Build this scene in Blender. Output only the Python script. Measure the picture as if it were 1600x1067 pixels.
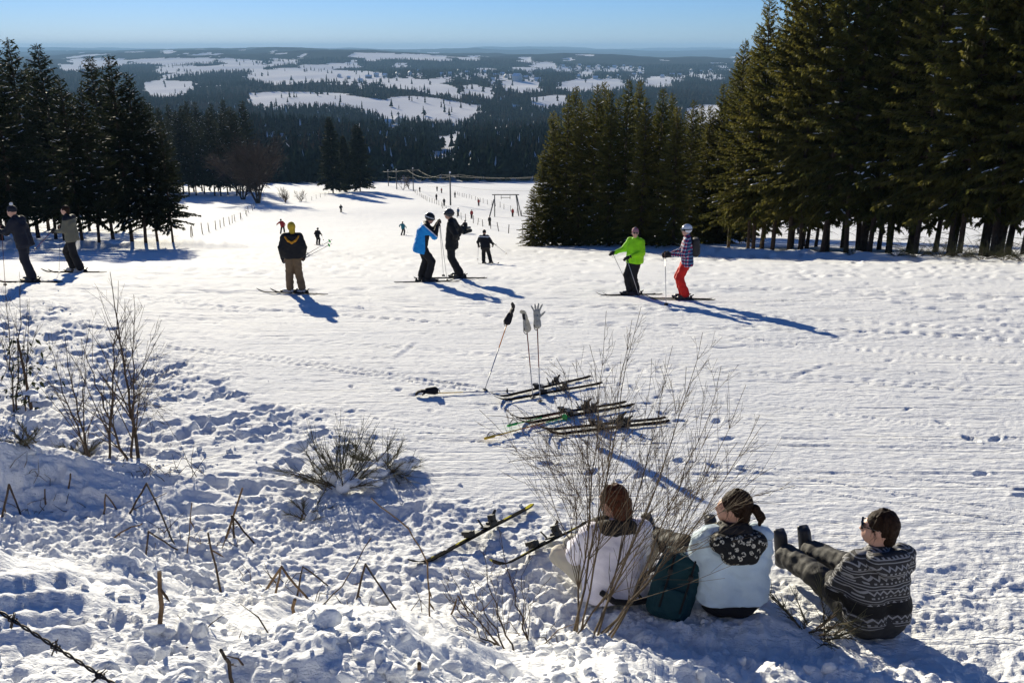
import bpy, math, random
import numpy as np
from mathutils import Vector, Matrix
for o in list(bpy.data.objects): bpy.data.objects.remove(o)
SC = bpy.context.scene
COL = SC.collection
R = math.radians
# ------------------------------------------------------------------ camera
FPX = 1500.0; PITCH = R(17.0)
CAMZ = 6.0
cam_d = bpy.data.cameras.new('camera'); cam = bpy.data.objects.new('camera', cam_d); COL.objects.link(cam)
cam_d.sensor_width = 36.0; cam_d.lens = FPX / 1600 * 36.0
cam_d.clip_start = 0.1; cam_d.clip_end = 90000
cam.location = (0, 0, CAMZ); cam.rotation_euler = (math.pi/2 - PITCH, 0, 0)
SC.camera = cam
# ------------------------------------------------------------------ sky and sun
SUN_EL = R(12.5); SUN_AZ = R(21.0)            # azimuth measured to the left of the view
W = bpy.data.worlds.new('World'); SC.world = W; W.use_nodes = True
wn = W.node_tree; wn.nodes.clear()
sky = wn.nodes.new('ShaderNodeTexSky'); sky.sky_type = 'NISHITA'; sky.sun_disc = False
sky.sun_elevation = SUN_EL; sky.sun_rotation = -SUN_AZ
sky.altitude = 1200; sky.air_density = 0.9; sky.dust_density = 0.05; sky.ozone_density = 6.0
wb = wn.nodes.new('ShaderNodeMix'); wb.data_type = 'RGBA'; wb.blend_type = 'MULTIPLY'; wb.inputs[0].default_value = 1.0; wb.inputs[7].default_value = (1.0, 1.0, 1.17, 1)   # the camera's white balance for low winter sun
bg = wn.nodes.new('ShaderNodeBackground'); bg.inputs['Strength'].default_value = 0.055
wo = wn.nodes.new('ShaderNodeOutputWorld')
wn.links.new(sky.outputs[0], wb.inputs[6]); wn.links.new(wb.outputs[2], bg.inputs[0]); wn.links.new(bg.outputs[0], wo.inputs[0])
sun_d = bpy.data.lights.new('sun', 'SUN'); sun_d.energy = 4.8; sun_d.angle = R(0.5); sun_d.color = (1.0, 0.905, 0.70)
sun = bpy.data.objects.new('sun', sun_d); COL.objects.link(sun)
SUNV = Vector((-math.sin(SUN_AZ)*math.cos(SUN_EL), math.cos(SUN_AZ)*math.cos(SUN_EL), math.sin(SUN_EL)))
sun.rotation_euler = SUNV.to_track_quat('Z', 'Y').to_euler()
sun.location = (0, 0, 60)
vs = SC.view_settings
vs.view_transform = 'Standard'; vs.look = 'None'; vs.gamma = 1.0; vs.use_curve_mapping = False
vs.exposure = 0.78
SC.cycles.use_denoising = True
SC.cycles.max_bounces = 5; SC.cycles.diffuse_bounces = 3; SC.cycles.glossy_bounces = 2
SC.cycles.transmission_bounces = 4; SC.cycles.volume_bounces = 0; SC.cycles.transparent_max_bounces = 8
# ------------------------------------------------------------------ small maths
CP, SP = math.cos(PITCH), math.sin(PITCH)
def ray(px, py):
    u = (px-800)/FPX; v = (533.5-py)/FPX
    return Vector((u, CP + v*SP, -SP + v*CP))
def at_depth(px, py, zc):
    return Vector((0, 0, CAMZ)) + ray(px, py)*zc
def project(x, y, z):
    dy = y; dz = z - CAMZ
    zc = dy*CP - dz*SP; vv = dy*SP + dz*CP
    zc = np.where(zc < 0.1, 0.1, zc)
    return 800 + FPX*x/zc, 533.5 - FPX*vv/zc, zc
def sst(a, b, x):
    t = np.clip((x-a)/(b-a), 0, 1); return t*t*(3-2*t)
_PN = np.random.default_rng(3).permutation(1024).astype(np.int32); _GA = np.arange(1024)*(2*math.pi*37/1024)
_GX = np.cos(_GA).astype(np.float32); _GY = np.sin(_GA).astype(np.float32)
def perlin(x, y, s=0):
    x = np.asarray(x, float); y = np.asarray(y, float)
    x, y = np.broadcast_arrays(x, y)
    ix = np.floor(x); iy = np.floor(y); fx = (x-ix).astype(np.float32); fy = (y-iy).astype(np.float32)
    ix = ix.astype(np.int32)+s*131; iy = iy.astype(np.int32)
    ux = fx*fx*fx*(fx*(fx*6-15)+10); uy = fy*fy*fy*(fy*(fy*6-15)+10)
    A = _PN[ix & 1023]+iy; B = _PN[(ix+1) & 1023]+iy
    def g(h, ox, oy):
        a = _PN[h & 1023]; return _GX[a]*(fx-ox) + _GY[a]*(fy-oy)
    a = g(A,0,0); b = g(B,1,0); c = g(A+1,0,1); d = g(B+1,1,1)
    return (a+(b-a)*ux)*(1-uy) + (c+(d-c)*ux)*uy
def fbm(x, y, s=0, o=4, g=0.5):
    t = 0; a = 1; f = 1
    for i in range(o):
        t = t + a*perlin(x*f+i*17.3, y*f-i*9.1, s+i); a *= g; f *= 2.03
    return t
def billow(x, y, s=0, o=3, g=0.5):
    t = 0; a = 1; f = 1
    for i in range(o):
        t = t + a*(np.abs(perlin(x*f+i*31.7, y*f+i*11.9, s+i))*2-0.45); a *= g; f *= 2.1
    return t
def hermite(xs, ys):
    xs = np.array(xs, float); ys = np.array(ys, float)
    d = np.diff(ys)/np.diff(xs); m = np.zeros_like(xs)
    m[1:-1] = [2*a*b/(a+b) if a*b > 0 else 0 for a, b in zip(d[:-1], d[1:])]
    m[0] = d[0]; m[-1] = d[-1]
    def f(x):
        x = np.clip(np.asarray(x, float), xs[0], xs[-1])
        i = np.clip(np.searchsorted(xs, x)-1, 0, len(xs)-2)
        h = xs[i+1]-xs[i]; t = (x-xs[i])/h
        return ((1+2*t)*(1-t)**2*ys[i] + t*(1-t)**2*h*m[i] + t*t*(3-2*t)*ys[i+1] + t*t*(t-1)*h*m[i+1])
    return f
# ------------------------------------------------------------------ the lie of the land (drop below the eye by distance)
drop_f = hermite([-6, 0, 5.5, 9, 13, 18, 24, 33, 46, 70, 115, 170, 230, 330, 450, 600, 900, 1300, 2000, 3500, 6500, 12000, 20000, 30000],
                 [3.3, 3.45, 3.77, 4.02, 4.38, 4.93, 5.75, 7.3, 9.9, 14.0, 21.5, 29.3, 36.4, 48, 61, 78, 98, 108, 117, 114, 103, 82, 55, 50])
bank_f = hermite([-8, 0, 2.0, 2.8, 3.7, 4.3, 5.2, 6.0, 7.5, 9], [2.0, 1.9, 1.78, 1.5, 1.05, 0.68, 0.3, 0.1, 0.0, 0.0])
def land(x, y):
    """smooth ground height without the trampled relief"""
    x = np.asarray(x, float); y = np.asarray(y, float)
    z = CAMZ - drop_f(y)
    t = y + 0.35*x
    z = z + bank_f(np.clip(t, -8, 9))*sst(60, 10, np.abs(x))
    # snow ridge by the left shrub
    z = z + 0.55*np.exp(-(((x+4.9)/1.3)**2 + ((y-8.0-0.15*(x+4.7))/0.5)**2))
    # bank of ploughed snow under the left spruces and before the right wood
    z = z + 0.55*np.exp(-((y-66-0.05*(x+30))/1.4)**2)*sst(-17, -22, x)*(1+1.2*perlin(x*0.45, y*0.3, 5)+.5*perlin(x*1.7, y*1.2, 7))
    e = (y - (94 - 2.4*(x-0.0)))           # forest edge line
    z = z + 0.35*np.exp(-((e+7)/4.0)**2)*sst(0, 6, x)*sst(110, 80, y)*(1+0.8*perlin(x*0.8, y*0.5, 6))
    z = z + 0.10*perlin(x*0.11, y*0.07, 1)*sst(8, 30, y)*sst(900, 300, y) + 0.9*perlin(x*0.02, y*0.017, 2)*sst(60, 160, y)
    # far hills
    far = sst(480, 1500, y)
    z = z + far*(26*perlin(x*0.0011, y*0.0009, 11) + 11*perlin(x*0.0031, y*0.0026, 12))
    z = z + sst(2500, 9000, y)*(150*perlin(x*0.00021, y*0.00017+3.3, 13) + 40*perlin(x*0.0007, y*0.0005, 14) - 6)
    z = z + sst(480, 620, y)*sst(1500, 900, y)*(14*np.exp(-((x-140)/150)**2) + 22*np.exp(-((x+300)/190)**2))
    return z
def zg1(x, y): return float(land(x, y))
def hit(px, py, lo=1.0, hi=30000.0):
    d = ray(px, py); t = np.geomspace(lo, hi, 500)
    for _ in range(4):
        x = d.x*t; y = d.y*t; z = CAMZ + d.z*t
        e = z - land(x, y); k = np.nonzero(e < 0)[0]
        if len(k) == 0: return None
        k = max(int(k[0]), 1); t = np.linspace(t[k-1], t[k], 24)
    tt = float(t[-1]); return Vector((d.x*tt, d.y*tt, zg1(d.x*tt, d.y*tt)))
# ------------------------------------------------------------------ material helpers
MATS = {}
def nd(nt, t, **kw):
    n = nt.nodes.new(t)
    for k, v in kw.items():
        if k in n.inputs: n.inputs[k].default_value = v
        else: setattr(n, k, v)
    return n
def newmat(name):
    m = bpy.data.materials.new(name); m.use_nodes = True
    nt = m.node_tree; nt.nodes.clear()
    out = nt.nodes.new('ShaderNodeOutputMaterial'); b = nt.nodes.new('ShaderNodeBsdfPrincipled')
    nt.links.new(b.outputs[0], out.inputs[0]); MATS[name] = m
    return m, nt, b, out
def mat(name, col, rough=0.7, var=0.15, scale=30.0, metal=0.0, spec=0.3, bump=0.0, bscale=60.0):
    """plain material with a little procedural mottling"""
    if name in MATS: return MATS[name]
    m, nt, b, out = newmat(name)
    tc = nd(nt, 'ShaderNodeTexCoord')
    nz = nd(nt, 'ShaderNodeTexNoise', Scale=scale, Detail=3.0)
    nt.links.new(tc.outputs['Object'], nz.inputs['Vector'])
    mr = nd(nt, 'ShaderNodeMapRange'); mr.inputs[1].default_value = 0.3; mr.inputs[2].default_value = 0.7
    mr.inputs[3].default_value = 1-var; mr.inputs[4].default_value = 1+var
    nt.links.new(nz.outputs[0], mr.inputs[0])
    mx = nd(nt, 'ShaderNodeMix', data_type='RGBA', blend_type='MULTIPLY'); mx.inputs[0].default_value = 1.0
    mx.inputs[6].default_value = (*col, 1); nt.links.new(mr.outputs[0], mx.inputs[7])
    nt.links.new(mx.outputs[2], b.inputs['Base Color'])
    b.inputs['Roughness'].default_value = rough; b.inputs['Metallic'].default_value = metal
    b.inputs['Specular IOR Level'].default_value = spec
    if bump > 0:
        n2 = nd(nt, 'ShaderNodeTexNoise', Scale=bscale, Detail=3.0)
        nt.links.new(tc.outputs['Object'], n2.inputs['Vector'])
        bp = nd(nt, 'ShaderNodeBump', Strength=1.0, Distance=bump)
        nt.links.new(n2.outputs[0], bp.inputs['Height']); nt.links.new(bp.outputs[0], b.inputs['Normal'])
    return m
# ------------------------------------------------------------------ object helpers
def link(o, parent=None):
    COL.objects.link(o)
    if parent is not None: o.parent = parent
    return o
def tag(o, label=None, cat=None, group=None, kind=None):
    if label: o['label'] = label
    if cat: o['category'] = cat
    if group: o['group'] = group
    if kind: o['kind'] = kind
    return o
def empty(name, loc, rz=0.0):
    o = bpy.data.objects.new(name, None); o.empty_display_size = 0.2
    o.location = loc; o.rotation_euler = (0, 0, rz); return link(o)
def mesh_np(name, V, quads=None, tris=None, smooth=False):
    me = bpy.data.meshes.new(name)
    V = np.asarray(V, np.float32).reshape(-1, 3)
    nq = 0 if quads is None else len(quads); ntr = 0 if tris is None else len(tris)
    idx = []
    if nq: idx.append(np.asarray(quads, np.int32).ravel())
    if ntr: idx.append(np.asarray(tris, np.int32).ravel())
    idx = np.concatenate(idx) if idx else np.zeros(0, np.int32)
    me.vertices.add(len(V)); me.vertices.foreach_set('co', V.ravel())
    me.loops.add(len(idx)); me.loops.foreach_set('vertex_index', idx)
    me.polygons.add(nq+ntr)
    st = np.concatenate([np.arange(nq)*4, nq*4+np.arange(ntr)*3]).astype(np.int32)
    me.polygons.foreach_set('loop_start', st)
    me.update(calc_edges=True); me.validate()
    if smooth: me.polygons.foreach_set('use_smooth', np.ones(nq+ntr, bool))
    return me
class MB:
    """collects boxes, tubes and loose faces; build() links them as one mesh object"""
    def __init__(s): s.v = []; s.f = []
    def add(s, vs_, fs):
        k = len(s.v); s.v += [tuple(p) for p in vs_]; s.f += [tuple(i+k for i in f) for f in fs]; return s
    def box(s, c, d, rot=None):
        h = Vector(d)/2; P = []
        for sx in (-1,1):
            for sy in (-1,1):
                for sz in (-1,1):
                    p = Vector((sx*h.x, sy*h.y, sz*h.z))
                    if rot is not None: p = rot @ p
                    P.append(Vector(c)+p)
        return s.add(P, [(0,1,3,2),(4,6,7,5),(0,4,5,1),(2,3,7,6),(0,2,6,4),(1,5,7,3)])
    def tube(s, pts, rad, n=5, cap=True):
        pts = [Vector(p) for p in pts]
        if not hasattr(rad, '__len__'): rad = [rad]*len(pts)
        V = []; F = []; up = None
        for i, p in enumerate(pts):
            t = (pts[min(i+1, len(pts)-1)]-pts[max(i-1, 0)])
            if t.length < 1e-9: t = Vector((0,0,1))
            t.normalize()
            if up is None: up = t.orthogonal().normalized()
            a = (up - t*up.dot(t))
            a = a.normalized() if a.length > 1e-6 else t.orthogonal().normalized()
            up = a; b = t.cross(a)
            for k in range(n):
                an = 2*math.pi*k/n
                V.append(p + (a*math.cos(an)+b*math.sin(an))*rad[i])
        for i in range(len(pts)-1):
            for k in range(n):
                F.append((i*n+k, i*n+(k+1)%n, (i+1)*n+(k+1)%n, (i+1)*n+k))
        if cap:
            F.append(tuple(range(n))[::-1]); F.append(tuple((len(pts)-1)*n+k for k in range(n)))
        return s.add(V, F)
    def build(s, name, m, parent=None, smooth=False):
        me = bpy.data.meshes.new(name); me.from_pydata(s.v, [], s.f); me.update()
        if smooth: me.polygons.foreach_set('use_smooth', [True]*len(me.polygons))
        if m: me.materials.append(m)
        return link(bpy.data.objects.new(name, me), parent)
def copy_tree(o, parent=None):
    c = o.copy(); COL.objects.link(c); c.parent = parent
    for ch in [k for k in bpy.data.objects if k.parent == o]: copy_tree(ch, c)
    return c
# ================================================================== SNOW GROUND
def snow_material(name, near=True):
    m, nt, b, out = newmat(name)
    tc = nd(nt, 'ShaderNodeTexCoord')
    n0 = nd(nt, 'ShaderNodeTexNoise', Scale=0.35, Detail=4.0); nt.links.new(tc.outputs['Object'], n0.inputs['Vector'])
    cr = nd(nt, 'ShaderNodeValToRGB'); cr.color_ramp.elements[0].position = 0.3; cr.color_ramp.elements[1].position = 0.7
    cr.color_ramp.elements[0].color = (0.80, 0.82, 0.85, 1); cr.color_ramp.elements[1].color = (0.88, 0.89, 0.90, 1)
    nt.links.new(n0.outputs[0], cr.inputs[0]); nt.links.new(cr.outputs[0], b.inputs['Base Color'])
    b.inputs['Roughness'].default_value = 0.85; b.inputs['Specular IOR Level'].default_value = 0.06
    if near:
        mp = nd(nt, 'ShaderNodeMapping'); mp.inputs['Scale'].default_value = (0.45, 1.0, 1.0); mp.inputs['Rotation'].default_value = (0, 0, 0.12)
        nt.links.new(tc.outputs['Object'], mp.inputs['Vector'])
        n1 = nd(nt, 'ShaderNodeTexNoise', Scale=15.0, Detail=5.0, Roughness=0.62); nt.links.new(mp.outputs[0], n1.inputs['Vector'])
        n2 = nd(nt, 'ShaderNodeTexNoise', Scale=70.0, Detail=3.0, Roughness=0.6); nt.links.new(tc.outputs['Object'], n2.inputs['Vector'])
        b1 = nd(nt, 'ShaderNodeBump', Strength=1.0, Distance=0.026); nt.links.new(n1.outputs[0], b1.inputs['Height'])
        b2 = nd(nt, 'ShaderNodeBump', Strength=1.0, Distance=0.006); nt.links.new(n2.outputs[0], b2.inputs['Height'])
        # long crossing ski scratches, on the piste only
        sx = nd(nt, 'ShaderNodeSeparateXYZ'); nt.links.new(tc.outputs['Object'], sx.inputs[0])
        ma = nd(nt, 'ShaderNodeMath', operation='MULTIPLY_ADD'); ma.inputs[1].default_value = 1.0; nt.links.new(sx.outputs[0], ma.inputs[0]); nt.links.new(sx.outputs[1], ma.inputs[2])
        mk = nd(nt, 'ShaderNodeMapRange'); mk.inputs[1].default_value = 6.5; mk.inputs[2].default_value = 9.5; nt.links.new(ma.outputs[0], mk.inputs[0])
        acc = None
        for rot_, sc_, off_ in ((0.10, 9.0, 0.0), (-0.32, 7.0, 5.0), (0.55, 6.0, 9.0)):
            m2 = nd(nt, 'ShaderNodeMapping'); m2.inputs['Rotation'].default_value = (0, 0, rot_); m2.inputs['Scale'].default_value = (0.035, 1.0, 0.0); m2.inputs['Location'].default_value = (off_, off_, 0)
            nt.links.new(tc.outputs['Object'], m2.inputs['Vector'])
            n3 = nd(nt, 'ShaderNodeTexNoise', Scale=sc_, Detail=3.0, Roughness=0.7); nt.links.new(m2.outputs[0], n3.inputs['Vector'])
            r3 = nd(nt, 'ShaderNodeMapRange'); r3.inputs[1].default_value = 0.60; r3.inputs[2].default_value = 0.70; nt.links.new(n3.outputs[0], r3.inputs[0])
            if acc is None: acc = r3.outputs[0]
            else:
                mm = nd(nt, 'ShaderNodeMath', operation='MAXIMUM'); nt.links.new(acc, mm.inputs[0]); nt.links.new(r3.outputs[0], mm.inputs[1]); acc = mm.outputs[0]
        mu2 = nd(nt, 'ShaderNodeMath', operation='MULTIPLY'); nt.links.new(acc, mu2.inputs[0]); nt.links.new(mk.outputs[0], mu2.inputs[1])
        b3 = nd(nt, 'ShaderNodeBump', Strength=1.0, Distance=0.020, invert=True); nt.links.new(mu2.outputs[0], b3.inputs['Height'])
        nt.links.new(b3.outputs[0], b1.inputs['Normal'])
        nt.links.new(b1.outputs[0], b2.inputs['Normal']); nt.links.new(b2.outputs[0], b.inputs['Normal'])
    return m
M_SNOW = snow_material('snow')
rng = np.random.default_rng(7)
# ski tracks: (y0, slope, curvature, half width, depth, x from, x to)
TRACKS = []
for i in range(300):
    y0 = 8.5+50*rng.random()**1.5; sl = rng.normal(-0.08, 0.30); cu = rng.normal(0, 0.009)
    xc = rng.uniform(-16, 22); ln = rng.uniform(1.5, 10)
    dep = rng.uniform(0.005, 0.014)*(1+max(0, y0-11)/6)
    wd = rng.uniform(0.014, 0.026)*(1+max(0, y0-11)/8)
    dep *= .9 if y0 < 13 else 1.15
    if y0 < 14 and sl > .12: continue
    TRACKS.append((y0, sl, cu, wd, dep, xc-ln, xc+ln, xc))
    if rng.random() < 0.6: TRACKS.append((y0+rng.uniform(.15,.4), sl+rng.normal(0,.01), cu, wd, dep, xc-ln*rng.uniform(.6,1), xc+ln, xc))
# steeper skating marks (right side)
SKATE = [((1240,590),(1290,573)),((620,560),(655,535))]
SK = []
for a, b in SKATE:
    pa, pb = None, None
    SK.append((a, b))
DENTS = []
def dent(x, y, a, ln, wd, dp): DENTS.append((x, y, a, ln, wd, dp))
for i in range(260):
    x = rng.uniform(-3.5, 6.5); y = rng.uniform(6.0, 16)
    if y + 0.35*x < 5.5 or perlin(x*.45, y*.45, 44) < -.02: continue
    if rng.random() < sst(10, 17, y): continue
    dent(x, y, rng.uniform(0, 6.3), rng.uniform(.06, .12), rng.uniform(.03, .05), rng.uniform(.012, .035))
for i in range(110):
    y = rng.uniform(14, 40); x = rng.uniform(-12, 18)
    dent(x, y, rng.uniform(0, 6.3), rng.uniform(.06, .18), rng.uniform(.03, .06), rng.uniform(.01, .025))
for i in range(240):       # trodden hollow on the left
    y = rng.uniform(7.5, 19); x = -(y-6.6)/1.3 - rng.uniform(-0.4, 3.2)
    dent(x, y, rng.uniform(0, 6.3), rng.uniform(.10, .2), rng.uniform(.06, .12), rng.uniform(.04, .09))
def relief(x, y):
    """x, y: structured arrays, rows of constant y"""
    t = y + 0.35*x; t2 = y + 1.3*x
    wb = sst(7.2, 4.4, t)*sst(-1, 0.8, y+0.0*x)                       # bank of thrown snow
    wt = np.maximum(sst(9.5, 5.5, t2)*sst(34, 20, y), 0)*(0.65+0.35*sst(2.5, 7, t))
    wr = sst(8.5, 5.5, y)*sst(4.0, 6.0, t)                            # trodden right by the sitters
    wx = x + 0.12*perlin(x*2.1, y*2.1, 91); wy = y + 0.12*perlin(x*2.1, y*2.1, 92)
    big = .55*billow(wx*0.95, wy*1.0, 21, 2, 0.5) + .75*fbm(wx*1.3, wy*1.5, 24, 4, .55)
    rd = perlin(wx*3.1, wy*3.3, 35)
    mid = .45*billow(wx*2.6, wy*2.6, 31, 2, 0.45) + .8*(0.28-np.abs(rd))*1.6 + .6*fbm(wx*4.3, wy*4.3, 37, 3, .6)
    fine = .5*billow(wx*7.5, wy*7.5, 41, 2, 0.5) + 1.0*fbm(wx*11, wy*11, 43, 3, .65)
    # slabs: terrace the bank so that blocks with flat tops and steep sides stand out
    sl = perlin(x*0.9+4, y*1.0, 51); sl = sl + .10*fbm(x*3.5, y*3.5, 53, 3, .6); st = np.floor(sl*5)/5 + sst(0.40, 0.60, (sl*5) % 1.0)/5
    bb = billow(wx*0.85, wy*0.95, 21, 2, 0.42); crest = .15+.85*sst(-.05, .45, bb)*sst(-.25, .2, perlin(x*.8, y*.8, 57))
    z = wb*(0.155*bb + 0.025*big + (0.030*mid + 0.013*fine)*crest + 0.21*(st-sl*0.35))
    z = z + wt*(0.035*big + 0.036*mid + 0.022*fine)*(0.5+0.9*sst(-0.15, .35, perlin(x*.5, y*.5, 61)+.1))
    z = z + wr*(0.02*big + 0.022*mid + 0.014*fine)
    # piste chatter, longer across the fall line
    wp = 1-np.clip(np.maximum(wb, wt), 0, 1)*0.8
    far = 1+np.clip((y-14)/16, 0, 3.0)
    z = z + wp*sst(700, 200, y)*far*(0.007*perlin(x*1.1+y*.2, y*3.4, 71) + 0.008*np.abs(perlin(x*2.4, y*6.0+x*.5, 72)) + (0.007*np.abs(perlin(x*5, y*10+x*.7, 73)) + .006*perlin(x*14, y*22, 76))*sst(34, 14, y))
    z = z + 0.02*perlin(x*0.5, y*0.8, 74)*sst(6, 12, y)
    z = z + sst(20, 40, y)*sst(400, 200, y)*0.05*(np.abs(perlin(x*0.7, y*0.9, 75))-.2)
    return z
def build_ground():
    Ys = np.concatenate([np.linspace(-1.0, 2.2, 60), np.geomspace(2.21, 640, 30000)])
    _, py, zc = project(np.zeros_like(Ys), Ys, land(np.zeros_like(Ys), Ys))
    py = np.clip(py, 200, 1150)
    w = np.abs(np.diff(py))/1.75 + np.diff(np.log(np.maximum(Ys+2, .5)))*18
    cum = np.concatenate([[0], np.cumsum(w)]); n = int(cum[-1])
    yr = np.interp(np.linspace(0, cum[-1], n), cum, Ys)
    u = np.concatenate([-np.geomspace(3.5, .76, 12), np.linspace(-.75, -.585, 24), np.linspace(-.58, .58, 780), np.linspace(.585, .75, 24), np.geomspace(.76, 3.5, 12)])
    Y, U = np.meshgrid(yr, u, indexing='ij'); X = U*(Y+1.5)
    Z = land(X, Y) + relief(X, Y)
    for (y0, sl, cu, wd, dp, xa, xb, xc) in TRACKS:
        ext = max(abs(sl*(xa-xc)), abs(sl*(xb-xc))) + abs(cu)*200 + 1
        i0, i1 = np.searchsorted(yr, [y0-ext, y0+ext])
        if i1 <= i0: continue
        xs = X[i0:i1]; d = Y[i0:i1] - (y0 + sl*(xs-xc) + cu*(xs-xc)**2)
        f = sst(xa, xa+1.5, xs)*sst(xb, xb-1.5, xs)
        Z[i0:i1] += f*dp*(-np.exp(-(d/wd)**2) + 0.5*np.exp(-((d-1.9*wd)/wd)**2))*(1+.7*perlin(xs*1.3, Y[i0:i1]*1.3, 6))
    for path in ([(1095,408),(1190,424),(1300,448),(1420,476),(1520,494),(1640,520)], [(1180,410),(1290,432),(1400,455),(1500,474),(1640,500)]):
        W_ = [hit(*q) for q in path]
        for a, b in zip(W_[:-1], W_[1:]):
            dx, dy = b.x-a.x, b.y-a.y; L = math.hypot(dx, dy); i0, i1 = np.searchsorted(yr, [min(a.y, b.y)-.8, max(a.y, b.y)+.8])
            rx = X[i0:i1]-a.x; ry = Y[i0:i1]-a.y; s = (rx*dx+ry*dy)/L; d = (rx*dy-ry*dx)/L
            Z[i0:i1] += sst(-.02, .02, s)*sst(L+.02, L-.02, s)*np.exp(-(d/.26)**4)*(.035*np.abs(perlin(rx*2.2, ry*2.6, 7))*2 + .02*np.sin(s*9+d*4)-.02)
    for a, b in SK:
        pa, pb = hit(*a), hit(*b); dx, dy = pb.x-pa.x, pb.y-pa.y; L = math.hypot(dx, dy)
        i0, i1 = np.searchsorted(yr, [min(pa.y, pb.y)-.8, max(pa.y, pb.y)+.8])
        rx = X[i0:i1]-pa.x; ry = Y[i0:i1]-pa.y
        s = (rx*dx+ry*dy)/L; d = (rx*dy-ry*dx)/L; wd = .02+.002*pa.y
        f = sst(-.1, .15, s)*sst(L+.1, L-.15, s)
        Z[i0:i1] += f*((-0.010*np.exp(-(d/wd)**2) + 0.012*np.exp(-((d+2*wd)/wd)**2))*(1+.8*perlin(rx*3, ry*3, 6)))
    for (x, y, a, ln, wd, dp) in DENTS:
        i0, i1 = np.searchsorted(yr, [y-.6, y+.6])
        j0, j1 = np.searchsorted(u, [(x-.6)/(y+1.5), (x+.6)/(y+1.5)])
        rx = X[i0:i1, j0:j1]-x; ry = Y[i0:i1, j0:j1]-y; ca, sa = math.cos(a), math.sin(a)
        q = ((rx*ca+ry*sa)/ln)**2 + ((ry*ca-rx*sa)/wd)**2
        q = q*(1+.9*perlin(X[i0:i1, j0:j1]*9, Y[i0:i1, j0:j1]*9, 8))
        Z[i0:i1, j0:j1] += dp*(-np.exp(-q*q) + 0.28*np.exp(-((np.sqrt(np.abs(q))-1.5)/.4)**2)*(.6+1.6*perlin(X[i0:i1, j0:j1]*6, Y[i0:i1, j0:j1]*6, 9)))
    h, wcol = Y.shape
    ii = np.arange(h*wcol).reshape(h, wcol)
    Q = np.stack([ii[:-1,:-1], ii[:-1,1:], ii[1:,1:], ii[1:,:-1]], -1).reshape(-1, 4)
    me = mesh_np('ground', np.stack([X, Y, Z], -1).reshape(-1, 3), quads=Q, smooth=True)
    me.materials.append(M_SNOW)
    o = link(bpy.data.objects.new('ground', me)); tag(o, 'trampled and ski-tracked white snow covering the whole slope', kind='structure')
    return yr, u, Z
G_Y, G_U, G_Z = build_ground()
def gz(x, y):
    """height of the built snow surface, relief included"""
    i = np.interp(y, G_Y, np.arange(len(G_Y))); j = np.interp(x/(y+1.5), G_U, np.arange(len(G_U)))
    i0 = int(min(i, len(G_Y)-2)); j0 = int(min(j, len(G_U)-2)); a = i-i0; b = j-j0
    return float((G_Z[i0,j0]*(1-b)+G_Z[i0,j0+1]*b)*(1-a) + (G_Z[i0+1,j0]*(1-b)+G_Z[i0+1,j0+1]*b)*a)
def on_snow(px, py):
    p = hit(px, py); p.z = gz(p.x, p.y) if p.y < 600 else p.z
    return p
def ico(sub=1):
    t = (1+5**.5)/2; V = [(-1,t,0),(1,t,0),(-1,-t,0),(1,-t,0),(0,-1,t),(0,1,t),(0,-1,-t),(0,1,-t),(t,0,-1),(t,0,1),(-t,0,-1),(-t,0,1)]
    F = [(0,11,5),(0,5,1),(0,1,7),(0,7,10),(0,10,11),(1,5,9),(5,11,4),(11,10,2),(10,7,6),(7,1,8),(3,9,4),(3,4,2),(3,2,6),(3,6,8),(3,8,9),(4,9,5),(2,4,11),(6,2,10),(8,6,7),(9,8,1)]
    V = [Vector(v).normalized() for v in V]
    for _ in range(sub):
        E = {}; G = []
        def md(a, b):
            k = (min(a,b), max(a,b))
            if k not in E: E[k] = len(V); V.append(((V[a]+V[b])/2).normalized())
            return E[k]
        for a, b, c in F:
            x, y, z = md(a,b), md(b,c), md(c,a); G += [(a,x,z),(b,y,x),(c,z,y),(x,y,z)]
        F = G
    return np.array([tuple(v) for v in V]), np.array(F)
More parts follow.
